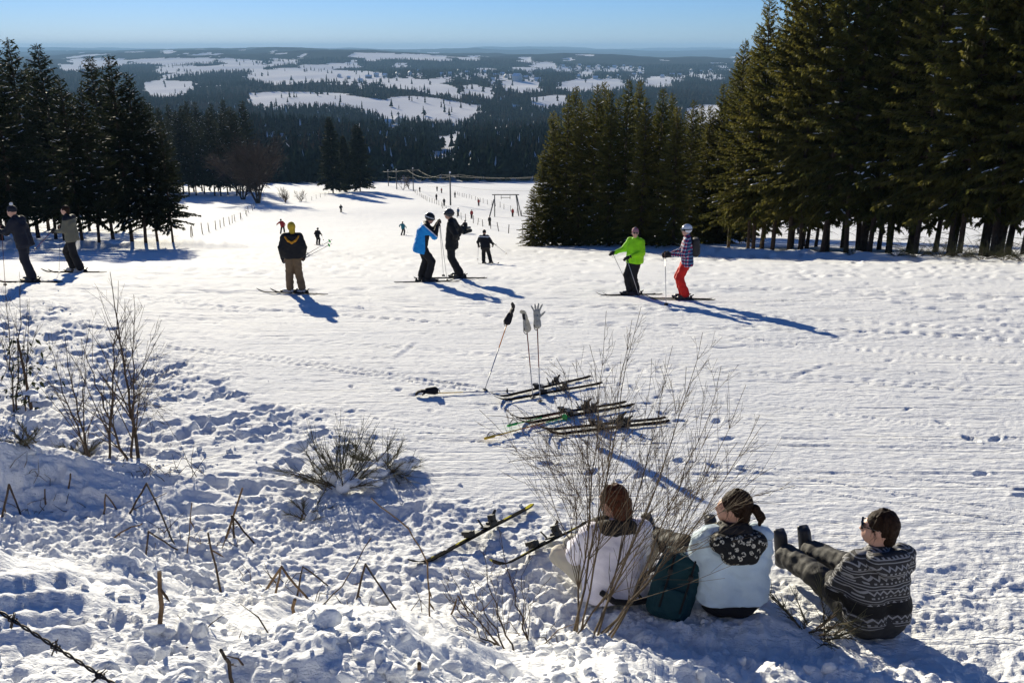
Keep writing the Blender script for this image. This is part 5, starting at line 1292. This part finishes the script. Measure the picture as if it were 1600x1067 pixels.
sdf_obj('hood_rim', [cap(V3(-.19,-.06,1.47), V3(-.09,-.19,1.36), .026), cap(V3(-.09,-.19,1.36), V3(0,-.205,1.31), .028), cap(V3(.19,-.06,1.47), V3(.09,-.19,1.36), .026), cap(V3(.09,-.19,1.36), V3(0,-.205,1.31), .028)], C_ORANGE, o3, h=.012, k=.02)
pole_at(p3, V3(.24,.06,.90), tip=V3(.98,.55,1.22), mats=[M_SILVER], label='ski pole tucked under the arm of the mustard-hat person, upper one', basket=M_GREENP)
pole_at(p3, V3(.27,.04,.86), tip=V3(.96,.50,1.12), mats=[M_SILVER], label='ski pole tucked under the arm of the mustard-hat person, lower one', basket=M_GREENP)
# --- blue jacket leaning on poles, facing right
J = pose(an=[V3(-.11,-.06,.11), V3(.11,.10,.11)], kn=[V3(-.11,.06,.52), V3(.11,.20,.52)], hip=[V3(-.09,-.06,.93), V3(.09,-.06,.93)], pelvis=V3(0,-.06,.96), chest=V3(0,.02,1.28), neck=V3(0,.10,1.47), head=V3(0,.18,1.60),
         sh=[V3(-.18,.06,1.41), V3(.18,.06,1.41)], el=[V3(-.27,.27,1.20), V3(.27,.27,1.20)], wr=[V3(-.08,.36,1.44), V3(.08,.36,1.42)], hd=[V3(.3,.35,.9), V3(-.3,.35,.9)], hn=[V3(0,.9,-.3), V3(0,.9,-.3)], curl=1.3, pitch=-.35)
p4 = stand(663, 441, 108, -82, J, dict(jacket=C_BLUEJ, trousers=C_BLACK, gloves=M_GLVB, head='helmet', headm=C_HBLK, goggles=True, hem=-.16, bulk=.04), 'person in blue and black jacket and black helmet leaning on upright poles', 'person in the blue jacket', MS_GREY)
pole_at(p4, V3(.05,.42,1.53), (699, 440), label='ski pole the person in the blue jacket leans on, right one')
pole_at(p4, V3(-.05,.42,1.53), (693, 432), label='ski pole the person in the blue jacket leans on, far one')
# --- all black with grey helmet, facing left
J = pose(an=[V3(-.11,-.04,.11), V3(.11,.06,.11)], kn=[V3(-.10,.18,.52), V3(.10,.24,.52)], hip=[V3(-.09,.20,.93), V3(.09,.20,.93)], pelvis=V3(0,.18,.96), chest=V3(0,.17,1.28), neck=V3(0,.20,1.48), head=V3(0,.25,1.635),
         sh=[V3(-.18,.17,1.42), V3(.18,.17,1.42)], el=[V3(-.30,.02,1.17), V3(.30,.02,1.17)], wr=[V3(-.14,.10,.98), V3(.16,.10,.97)], hd=[V3(.6,.7,-.3), V3(-.6,.7,-.3)], curl=.8)
p5 = stand(718, 436, 106, 82, J, dict(jacket=C_BLACK, trousers=C_BLACK, gloves=M_GLVB, head='helmet', headm=C_HGREY, goggles=True, strapm=C_CHAR, hem=-.16, bulk=.02), 'person all in black with dark grey helmet, hands at the waist, facing left', 'person all in black facing left', MS_BLACK)
# --- skiing away with white stripe
J = pose(an=[V3(-.14,.02,.11), V3(.20,.05,.11)], kn=[V3(-.16,.20,.48), V3(.08,.22,.50)], hip=[V3(-.13,-.05,.82), V3(.05,-.05,.82)], pelvis=V3(-.04,-.05,.86), chest=V3(-.10,.08,1.15), neck=V3(-.12,.18,1.32), head=V3(-.12,.24,1.46),
         sh=[V3(-.30,.10,1.26), V3(.06,.10,1.28)], el=[V3(-.42,.10,1.02), V3(.22,.06,1.06)], wr=[V3(-.42,.26,.86), V3(.30,.22,.90)], foot=[V3(.25,.97,0), V3(.35,.93,0)], curl=1.2)
p6 = stand(760, 412, 51, -6, J, dict(jacket=C_STRIPEJ, trousers=C_BLACK, gloves=M_GLVB, head='hat', headm=C_BLACK, hem=-.10, bulk=.03), 'skier in black with white stripe across the back skiing away', 'skier with the white back stripe', MS_BLACK, nom=1.60, vox=.028)
pole_at(p6, V3(.30,.28,.94), tip=V3(1.05,.1,.42), label='ski pole trailing right of the skier with the white back stripe')
pole_at(p6, V3(-.42,.30,.90), tip=V3(-.46,.2,.03), label='ski pole on the left of the skier with the white back stripe')
# --- lime green jacket
J = pose(an=[V3(-.08,.0,.11), V3(.10,.06,.11)], kn=[V3(-.04,.10,.52), V3(.14,.14,.52)], wr=[V3(-.06,.36,1.06), V3(.52,.22,1.08)], el=[V3(-.27,.05,1.16), V3(.34,.02,1.18)], hd=[V3(.5,.6,-.2), V3(.5,.6,-.1)], hn=[V3(0,.3,-1), V3(0,.3,-1)], curl=1.25, yaw=.75, foot=[V3(.64,.77,0), V3(.64,.77,0)])
p7 = stand(990, 461, 104, 136, J, dict(jacket=C_GREEN, trousers=C_BLACK, gloves=M_GLVB, head='hat', headm=C_HATS, glasses=True, hem=-.06, bulk=.03), 'person in lime green jacket, striped hat and sunglasses standing on skis', 'person in the lime green jacket', MS_BLACK)
pole_at(p7, V3(-.04,.44,1.10), (1000, 464), label='ski pole in front of the person in lime green')
pole_at(p7, V3(.56,.28,1.12), (985, 452), label='ski pole in the outstretched hand of the person in lime green')
# --- plaid jacket, red trousers
J = pose(an=[V3(-.10,-.02,.11), V3(.10,.04,.11)], kn=[V3(-.10,.14,.52), V3(.10,.17,.52)], hip=[V3(-.09,-.02,.93), V3(.09,-.02,.93)], pelvis=V3(0,-.02,.96), wr=[V3(-.16,.36,1.08), V3(.18,.42,1.02)], el=[V3(-.25,.06,1.13), V3(.25,.10,1.13)], hd=[V3(0,1,-.1), V3(0,1,-.1)], curl=1.25, yaw=.5)
p8 = stand(1069, 468, 115, 82, J, dict(jacket=C_PLAID, trousers=C_RED, gloves=M_GLVB, head='helmet', headm=C_HWHITE, goggles=True, strapm=C_CHAR, hem=-.10, bulk=.01), 'person in white helmet, plaid jacket and red trousers facing left', 'person in the plaid jacket', MS_GREY)
pole_at(p8, V3(.18,.50,1.06), (1041, 478), label='ski pole in front of the person in the plaid jacket')
def worn_pack(P_, m, label, cz=1.26, cy=-.20):
    p, rz, s, _ = P_; o = empty('backpack', world(p, rz, s, V3(0, cy, cz)), rz); o.scale = (s,)*3; tag(o, label, 'backpack')
    sdf_obj('main_bag', [rbox((0,0,0), (.145,.085,.22), .06), rbox((0,-.06,-.06), (.11,.05,.12), .04)], m, o, h=.016, k=.02, wr=.006)
    for sx in (-1, 1): MB().tube([(sx*.09,.06,.18),(sx*.10,.16,.22),(sx*.11,.27,.12),(sx*.11,.28,-.02),(sx*.12,.12,-.16),(sx*.11,.05,-.18)], .016, 5).build('shoulder_strap', m, o)
    return o
worn_pack(p8, C_CHAR, 'dark grey backpack worn by the person in the plaid jacket')
# ------------------------------------------------------------------ far skiers
FARJ = [pose(an=[V3(-.12,0,.11), V3(.12,.02,.11)], kn=[V3(-.12,.18,.50), V3(.12,.2,.50)], hip=[V3(-.09,-.05,.86), V3(.09,-.05,.86)], pelvis=V3(0,-.05,.90), chest=V3(0,.06,1.2), neck=V3(0,.12,1.38), head=V3(0,.17,1.53), sh=[V3(-.18,.08,1.32), V3(.18,.08,1.32)], el=[V3(-.32,.06,1.08), V3(.32,.06,1.08)], wr=[V3(-.34,.26,.95), V3(.34,.26,.95)], curl=1.2),
        pose(an=[V3(-.15,.02,.11), V3(.25,-.1,.11)], kn=[V3(-.05,.2,.50), V3(.25,.1,.5)], hip=[V3(.02,-.02,.88), V3(.20,-.02,.88)], pelvis=V3(.1,-.02,.92), chest=V3(.02,.08,1.22), neck=V3(-.02,.15,1.4), head=V3(-.03,.2,1.55), sh=[V3(-.2,.1,1.33), V3(.16,.1,1.36)], el=[V3(-.42,.1,1.15), V3(.34,.05,1.14)], wr=[V3(-.5,.3,1.05), V3(.42,.25,.98)], curl=1.2),
        pose(curl=1.2)]
far_cache = {}
def far_person(px, py, hp, rz, k, jm, tm, hm, label, short, group, skis=True):
    J = FARJ[k]; p = on_snow(px, py); zc = p.y*CP+(CAMZ-p.z)*SP; s = hp/FPX*zc/(J['head'][2]+.13)
    s = min(1.15, max(.75, s)); p.z += .04; key = (k, jm.name, tm.name, hm.name)
    if key not in far_cache:
        o = build_person(label, p, R(rz), J, dict(jacket=jm, trousers=tm, gloves=M_GLVB, head='helmet', headm=hm, hem=-.08, bulk=.02, wr=.004), s, .04, group)
        far_cache[key] = o
    else:
        o = copy_tree(far_cache[key]); o.location = p; o.rotation_euler = (0,0,R(rz)); o.scale = (s,)*3; tag(o, label, 'person', group)
    if skis: foot_skis(p, R(rz), s, J, short, MS_BLACK, 1.6, group='skis of the distant skiers')
    return p, R(rz), s, o
G1 = 'distant skiers on the piste'; G2 = 'people riding the drag lift'
far_person(441, 366, 23, 20, 1, C_REDW, C_BLACK, C_HBLK, 'distant skier in red jacket beyond the mustard hat', 'distant skier in red', G1)
q = far_person(497, 383, 26, -10, 0, C_BLACK, C_BLACK, C_HBLK, 'distant skier in black on open piste right of the mustard-hat person', 'distant skier in black', G1)
pole_at(q, V3(.34,.3,1.0), tip=V3(.75,-.4,.5), label='ski pole of the distant skier in black')
far_person(533, 332, 12, 0, 0, C_BLACK, C_BLACK, C_HBLK, 'tiny skier in black below the two evergreens', 'tiny skier below the evergreens', G1)
q = far_person(629, 368, 21, -15, 1, C_TEALJ, C_NAVY, C_HBLK, 'distant skier in teal jacket left of the blue-jacketed person', 'distant skier in teal', G1)
pole_at(q, V3(.42,.3,1.0), tip=V3(.85,-.3,.35), label='ski pole of the distant skier in teal')
LIFT = [(656,300,8,C_BLACK,'in black, farthest down the lift track'),(682,313,10,C_BLACK,'in black, just left of the tall lift pole'),(694,322,12,C_CHAR,'in charcoal, directly left of the tall lift pole foot'),(716,338,13,C_BLUEG,'in dark blue, just right of the tall lift pole'),
        (737,342,14,C_REDW,'in red, above the snowmobile'),(765,353,15,C_BLACK,'in black with pale legs, beside the portal frame'),(711,309,9,C_CHAR,'in charcoal, right of the tall pole, farther away'),(748,322,11,C_REDW,'in red, between tall pole and portal frame'),
        (801,339,13,C_REDW,'in red, under the right end of the portal frame'),(690,302,8,C_REDW,'in red, tiny, upper middle of the lift track'),(683,299,8,C_BLACK,'in black, tiny, beside the tiny red one')]
for i, (px, py, hp, jm, lb) in enumerate(LIFT):
    far_person(px, py, hp, 160+15*(i % 3), 2, jm, C_CHAR if i % 2 else C_BLACK, C_HBLK, f'person riding the drag lift {lb}', f'lift rider {lb}', G2)
far_person(1247, 366, 30, 60, 2, C_NAVY, C_NAVY, C_HBLK, 'person in navy seen between the trunks of the right-hand wood', 'person between the trunks', 'people behind the right-hand wood', False)
# ------------------------------------------------------------------ the three sitters
def seat(px, py, drop=.0):
    p = on_snow(px, py); p.z -= drop; return p
def sit_pose(**kw):
    J = dict(pelvis=V3(0,0,.13), chest=V3(0,.04,.43), neck=V3(0,.07,.60), head=V3(0,.10,.755), sh=[V3(-.18,.05,.54), V3(.18,.05,.54)], el=[V3(-.205,.17,.30), V3(.205,.17,.30)], wr=[V3(-.12,.38,.26), V3(.12,.38,.26)],
             hip=[V3(-.10,.02,.12), V3(.10,.02,.12)], kn=[V3(-.14,.44,.30), V3(.14,.44,.30)], an=[V3(-.13,.80,.10), V3(.13,.80,.10)], foot=[V3(0,.45,.89), V3(0,.45,.89)], hd=[V3(.4,.8,-.2), V3(-.4,.8,-.2)], hn=[V3(0,0,-1), V3(0,0,-1)], yaw=0, pitch=0, curl=.6, right=V3(1,0,0))
    J.update(kw); return J
VN = .0125
# man in the patterned jacket
pm = seat(1368, 985, .02)
J = sit_pose(kn=[V3(-.16,.47,.20), V3(.08,.46,.26)], an=[V3(-.17,.88,.12), V3(.02,.86,.13)], foot=[V3(-.05,.15,.98), V3(-.02,.25,.96)], yaw=.95, wr=[V3(-.12,.36,.25), V3(.10,.36,.27)])
om = build_person('man in black and white nordic-pattern jacket and sunglasses sitting on the snow', pm, R(14), J, dict(jacket=C_NORDIC, trousers=C_CHAR, gloves=M_GLVB, head='hair', headm=M_HAIRD, glasses=True, bulk=.012, hem=.045, wr=.018, seat=.135, sole=V3(0,.98,-.15), boots=C_BOOT, collar=False, leg=.86), 1.0, VN, 'people sitting on the snow')
sdf_obj('hood', [cap(V3(-.10,-.05,.60), V3(.10,-.05,.60), .055), cap(V3(-.12,-.01,.60), V3(-.085,.08,.60), .035), cap(V3(.12,-.01,.60), V3(.085,.08,.60), .035), cap(V3(-.05,-.09,.55), V3(.05,-.09,.55), .05)], C_NORDIC, om, h=.012, k=.03, wr=.010)
# woman in the ice-blue jacket
pw = seat(1140, 962, .02)
J = sit_pose(yaw=1.2, kn=[V3(-.22,.44,.28), V3(.20,.42,.26)], an=[V3(-.34,.84,.11), V3(.12,.80,.10)], foot=[V3(-.2,.35,.92), V3(0,.5,.87)], el=[V3(-.235,.13,.28), V3(.225,.15,.28)], wr=[V3(-.14,.36,.24), V3(.12,.36,.24)])
ow = build_person('woman in ice-blue jacket with a dark ponytail sitting in the middle', pw, R(4), J, dict(jacket=C_ICE, trousers=C_BLACK, gloves=M_GLVB, head='hair', headm=M_HAIRD, bulk=.036, hem=.05, wr=.022, seat=.14, sole=V3(-.1,.95,-.3), boots=C_BOOT, collar=False, leg=.86), 1.0, VN, 'people sitting on the snow')
_, Mh, Th = head_prims(J)
sdf_obj('ponytail', [cap(Th(0,-.10,.02), Th(.0,-.145,.012), .022, .026), cap(Th(.0,-.145,.012), Th(.0,-.185,-.04), .030, .028), cap(Th(.0,-.185,-.04), Th(.0,-.18,-.11), .027, .008)], M_HAIRD, ow, h=.009, k=.02, wr=.006, wsc=35)
sdf_obj('hood', [cap(V3(-.13,-.08,.585), V3(.13,-.08,.585), .060), cap(V3(-.14,-.04,.59), V3(-.10,.10,.60), .045), cap(V3(.14,-.04,.59), V3(.10,.10,.60), .045), cap(V3(-.07,-.125,.52), V3(.07,-.125,.52), .058)], C_FLOWER, ow, h=.012, k=.04, wr=.008)
sdf_obj('fleece_collar', [cap(V3(-.06,.0,.625), V3(.06,.0,.625), .060), cap(V3(-.06,.08,.63), V3(.06,.08,.63), .050)], C_FLEECE, ow, h=.012, k=.04, wr=.012, wsc=30)
# woman in the lilac-white jacket behind the shrub
pl = seat(962, 932, .02)
J = sit_pose(yaw=.55, pitch=-.15, kn=[V3(-.31,.36,.23), V3(.34,.34,.24)], an=[V3(-.14,.52,.11), V3(.16,.50,.11)], foot=[V3(-.3,.8,.4), V3(.3,.8,.4)], chest=V3(-.01,.07,.43), neck=V3(-.01,.12,.59), head=V3(0,.16,.74), el=[V3(-.23,.22,.32), V3(.22,.2,.32)], wr=[V3(-.22,.44,.30), V3(.16,.42,.28)])
ol = build_person('auburn-haired woman in lilac-white jacket and beige trousers sitting behind the shrub', pl, R(10), J, dict(jacket=C_LILAC, trousers=C_BEIGE, gloves=M_GLVW, head='hair', headm=M_HAIRR, bulk=.024, hem=-.01, wr=.016, boots=C_BOOTW, collar=False, leg=.82), 1.0, VN, 'people sitting on the snow')
_, Mh, Th = head_prims(J)
sdf_obj('long_hair', [cap(Th(-.03,-.085,.0), Th(-.03,-.10,-.13), .052, .040), cap(Th(.04,-.085,.0), Th(.05,-.09,-.15), .050, .030)], M_HAIRR, ol, h=.010, k=.03, wr=.006, wsc=30)
sdf_obj('scarf', [cap(V3(-.08,.02,.60), V3(.08,.02,.60), .065), cap(V3(-.09,.12,.60), V3(.08,.14,.60), .055), cap(V3(-.13,.06,.59), V3(-.14,.12,.58), .05)], C_BLACK, ol, h=.012, k=.03, wr=.012, wsc=25)
MB().tube([V3(math.cos(t)*.225, .01+math.sin(t)*.150, .095+.012*math.sin(3*t)) for t in np.linspace(0, 2*math.pi, 28)], .012, 5).build('waistband', C_BLACK, ol)
# teal rucksack between the two women
pb = on_snow(1040, 956)
ob = empty('backpack', pb, R(-18)); tag(ob, 'dark teal backpack slumped on the snow between the two seated women', 'backpack'); ob.rotation_euler = (R(-12), R(14), R(-14))
sdf_obj('main_bag', [rbox((0,0,.20), (.155,.105,.22), .07), rbox((0,-.09,.13), (.12,.05,.12), .04)], C_TEAL, ob, h=.013, k=.03, wr=.010)
sdf_obj('top_lid', [rbox((0,.0,.41), (.135,.10,.045), .04)], C_TEAL, ob, h=.013, k=.03, wr=.008)
for sx in (-1, 1): MB().tube([(sx*.07,.10,.38),(sx*.10,.19,.30),(sx*.11,.20,.18),(sx*.12,.12,.05)], .018, 5).build('shoulder_strap', C_CHAR, ob)
MB().tube([(-.14,-.02,.06),(-.26,-.08,.02),(-.36,-.10,.0),(-.46,-.04,.01)], .022, 6).build('hip_belt', C_BLACK, ob)
MB().tube([(-.15,.02,.30),(-.22,-.02,.22),(-.24,-.03,.10),(-.16,-.02,.03)], .013, 6).build('side_strap', C_CHAR, ob)
sdf_obj('front_pocket', [rbox((0,-.135,.14), (.10,.035,.10), .03)], C_TEAL, ob, h=.012, k=.02, wr=.012)
for sx in (-.07, .07): MB().tube([(sx,.02,.462),(sx,-.09,.45),(sx,-.135,.36),(sx,-.165,.24),(sx,-.172,.10)], .008, 5).build('compression_strap', C_BLACK, ob)
for sx in (-.07, .07): MB().box((sx,-.140,.345), (.03,.02,.035)).build('buckle', M_BLACKP, ob)
MB().tube([(-.04,.02,.45),(-.02,.02,.49),(.03,.02,.49),(.05,.02,.45)], .010, 6).build('carry_handle', C_CHAR, ob)
# ================================================================== FENCES, LIFT, SNOWMOBILE, VILLAGE
M_POST = mat('weathered_post', (.075, .060, .048), .9, .3, 5); M_POLE = mat('lift_steel', (.10, .10, .095), .6, .2, 3, metal=.3); M_CABLE = mat('frosted_cable', (.16, .155, .135), .7, .15, 2)
def fence(name, label, a_px, b_px, n, hgt, seed, thick=.055, cat='fence', mids=()):
    r = random.Random(seed); A = on_snow(*a_px); B = on_snow(*b_px); o = empty(name, A); tag(o, label, cat); tops = []
    me = bpy.data.meshes.new('post'); mb = MB().tube([(0,0,-.4),(0,0,hgt*.6),(.01,0,hgt)], [thick,thick*.95,thick*.8], 6); me.from_pydata(mb.v, [], mb.f); me.update(); me.materials.append(M_POST)
    for i in range(n):
        t = i/(n-1); p = A.lerp(B, t) + Vector((r.gauss(0,.15), r.gauss(0,.4), 0)); p.z = gz(p.x, p.y)
        q = link(bpy.data.objects.new('post', me), o); q.location = p-A; q.rotation_euler = (r.gauss(0,.05), r.gauss(0,.07), r.uniform(0,6)); q.scale = (1,1,r.uniform(.88,1.12)); tops.append(p-A)
    for f in (.5, .9): MB().tube([t_+Vector((0,0,hgt*f)) for t_ in tops], .006, 3, cap=False).build('wire', M_POLE, o)
fence('fence', 'row of thin fence posts between the left field and the piste', (293,371), (398,327), 17, 1.25, 1)
fence('fence', 'row of fence posts along the near side of the lift track', (812,368), (648,301), 30, 1.2, 2)
fence('fence', 'row of fence posts along the far side of the lift track', (815,337), (712,303), 20, 1.2, 3)
fence('fence', 'short fence line below the shrubs, beyond the brown tree', (478,316), (520,303), 7, 1.2, 4)
PY = [((607,291),267,'farthest'),((620,296),266,'second farthest'),((646,299),264,'third farthest'),((704,321),271,'tallest and nearest')]
tops = []
for (bp, ty, lb) in PY:
    p = on_snow(*bp); H = px_height(p, bp[1]-ty); o = empty('lift_pylon', p); tag(o, f'{lb} of the steel drag-lift poles with crossarm', 'lift pylon', 'drag lift poles')
    MB().tube([(0,0,-.5),(0,0,H*.5),(0,0,H)], [.20,.17,.13], 8).build('mast', M_POLE, o, True)
    MB().box((0,0,H*.93), (4.2,.16,.18)).build('crossarm', M_POLE, o)
    for sx in (-2.0, 2.0): MB().tube([(sx-.06,0,H*.93+.1),(sx+.06,0,H*.93+.1)], .26, 10).build('sheave', M_POLE, o)
    MB().tube([(0,0,H),(0,0,H+.35)], [.22,.16], 8).build('frosted_cap', M_TSNOW, o)
    tops.append((p, H))
pE = on_snow(868, 338); H = 8.0; o = empty('lift_pylon', pE); tag(o, 'steel drag-lift pole hidden behind the end of the right-hand wood', 'lift pylon', 'drag lift poles')
MB().tube([(0,0,-.5),(0,0,H)], [.20,.13], 8).build('mast', M_POLE, o, True); MB().box((0,0,H*.93), (4.2,.16,.18)).build('crossarm', M_POLE, o); tops.append((pE, H))
for sx, zf, lb in ((-2.0,.95,'left'),(2.0,.95,'right'),(0,.62,'lower middle')):
    P = []
    for i in range(len(tops)-1):
        a = tops[i][0]+Vector((sx,0,tops[i][1]*zf)); b = tops[i+1][0]+Vector((sx,0,tops[i+1][1]*zf)); L = (b-a).length
        for t in np.linspace(0, 1, 13)[:-1]: P.append(a.lerp(b, t) - Vector((0,0,.012*L*4*t*(1-t))))
    P.append(b); o0 = P[0].copy(); ob_ = MB().tube([q-o0 for q in P], .024, 5).build('lift_cable', M_CABLE); ob_.location = o0; tag(ob_, f'{lb} sagging frosted cable strung between the lift poles', 'cable')
# portal frame
a = on_snow(773, 339); b = on_snow(807, 338); H = px_height(a, 34); o = empty('lift_portal', a); tag(o, 'dark steel portal frame over the lift track beside the wood', 'lift pylon'); d = b-a
MB().tube([(0,0,-.4),(0,0,H)], .10, 7).build('post', M_POLE, o, True); MB().tube([d+Vector((.5,0,-.4)), d+Vector((-.1,0,H-d.z*0))], .10, 7).build('post', M_POLE, o, True)
MB().tube([(-1.1,.3,-.4),(-.1,0,H*.8)], .12, 7).build('brace', M_POLE, o, True); MB().tube([d+Vector((1.0,0,-.3)), d+Vector((0,0,H))], .10, 7).build('brace', M_POLE, o, True)
MB().box(d/2+Vector((0,0,H)), (d.x+1.0,.20,.16)).build('crossbeam', M_POLE, o); MB().box(d/2+Vector((0,0,H-.55)), (d.x*.45,.12,.10)).build('hanger_bar', M_POLE, o)
for f in (.3, .7): MB().tube([d*f+Vector((0,0,H-.1)), d*f+Vector((0,0,H-.9))], .05, 5).build('hanger', M_POLE, o)
# snowmobile and rider
p = on_snow(727, 366); sm = empty('snowmobile', p, R(150)); tag(sm, 'dark snowmobile carrying a rider down by the lift fence', 'snowmobile')
sdf_obj('hood', [rbox((0,.75,.55), (.36,.50,.20), .14), rbox((0,1.1,.42), (.30,.28,.14), .1)], C_BLACK, sm, h=.05, k=.06)
sdf_obj('seat', [rbox((0,-.35,.66), (.20,.70,.13), .09)], C_BOOT, sm, h=.05); sdf_obj('track', [rbox((0,-.4,.25), (.22,.95,.22), .18)], C_BLACK, sm, h=.05)
for sx in (-.45, .45): MB().box((sx,1.0,.04), (.14,1.1,.04)).box((sx,1.1,.2), (.06,.1,.3)).build('runner', C_BOOT, sm)
MB().add([(-.28,.55,.72),(.28,.55,.72),(.22,.38,1.05),(-.22,.38,1.05)], [(0,1,2,3)]).build('windscreen', C_LENS, sm); MB().tube([(-.36,.3,.98),(0,.36,.95),(.36,.3,.98)], .025, 5).build('handlebar', C_BOOT, sm)
for sx in (-.16, .16): MB().tube([(sx,1.30,.52),(sx,1.40,.50)], .08, 8).build('headlight', C_HWHITE, sm)
J = sit_pose(wr=[V3(-.30,.48,.32), V3(.30,.48,.32)], el=[V3(-.32,.2,.30), V3(.32,.2,.30)], kn=[V3(-.3,.38,.12), V3(.3,.38,.12)], an=[V3(-.34,.40,-.28), V3(.34,.40,-.28)], foot=[V3(0,1,0), V3(0,1,0)])
build_person('person in black riding the snowmobile by the lift fence', p+Vector((.05,-.1,.78)), R(150), J, dict(jacket=C_BLACK, trousers=C_BLACK, gloves=M_GLVB, head='helmet', headm=C_HBLK, bulk=.03), 1.05, .04)
# village
M_WALLS = [mat('house_wall_%s' % n, c, .8, .08, .3) for n, c in (('white', (.62,.60,.56)), ('cream', (.45,.40,.32)), ('stone', (.22,.20,.18)))]
M_ROOF = mat('snowy_roof', (.84,.86,.89), .8, .05, .2); M_PANE = mat('dark_window_pane', (.02,.025,.03), .2, .1, 1)
def house(p, w, l, h, rz, m, label, group, big=False):
    o = empty('house', p, rz); tag(o, label, 'house', group)
    MB().add([(-w/2,-l/2,-3),(w/2,-l/2,-3),(w/2,l/2,-3),(-w/2,l/2,-3),(-w/2,-l/2,h),(w/2,-l/2,h),(w/2,l/2,h),(-w/2,l/2,h),(0,-l/2,h+w*.42),(0,l/2,h+w*.42)], [(0,1,5,8,4),(2,3,7,9,6),(1,2,6,5),(3,0,4,7),(3,2,1,0)]).build('wall', m, o)
    e = .5; k = w*.42; t = .35
    V = [(-w/2-e,-l/2-e,h-.3),(0,-l/2-e,h+k),(w/2+e,-l/2-e,h-.3),(-w/2-e,l/2+e,h-.3),(0,l/2+e,h+k),(w/2+e,l/2+e,h-.3)]; V += [(x,y,z+t) for x,y,z in V]
    rf = MB().add(V, [(0,3,4,1),(1,4,5,2),(6,7,10,9),(7,8,11,10),(0,1,7,6),(1,2,8,7),(3,9,10,4),(4,10,11,5),(0,6,9,3),(2,5,11,8)]).build('roof', M_ROOF, o)
    MB().box((w*.18, l*.2, h+k*.9), (.9,.9,2.2)).build('chimney', M_WALLS[2], rf)
    for i in range(3 if big else 2):
        for sgn in (-1, 1): MB().box((sgn*(w/2+.02) if big else (i-.5)*w*.45, (i-1)*l*.3 if big else sgn*(l/2+.02), h*.55), (.12,1.4,1.6) if big else (1.4,.12,1.6)).build('window', M_PANE, o)
r = random.Random(12)
for i, (px, py) in enumerate(HOUSES):
    p = hit(px, py)
    if p is None: continue
    s = 1.25 if p.y > 3500 else 1.0
    house(p, 9*s*r.uniform(.85,1.3), 13*s*r.uniform(.8,1.4), 6*s, r.uniform(0,3.14), M_WALLS[r.choice((0,0,1,2))], 'far small house with a snowy roof in the valley village', 'houses of the far village')
p = hit(808, 127); house(p, 22, 30, 17, .9, M_WALLS[0], 'tall pale building at the right end of the far village centre', 'houses of the far village', True)
p = hit(619, 192); house(p, 14, 22, 6, .5, M_WALLS[1], 'farmhouse with snowy roof alone in the valley below the big field', None, True)
p = hit(606, 195); house(p, 10, 14, 5, 1.3, M_WALLS[0], 'small shed with snowy roof left of the lone farmhouse', None)
p = hit(807, 172); house(p, 14, 18, 4, 1.0, M_WALLS[2], 'snow-roofed house among the woods right of the big field', None)
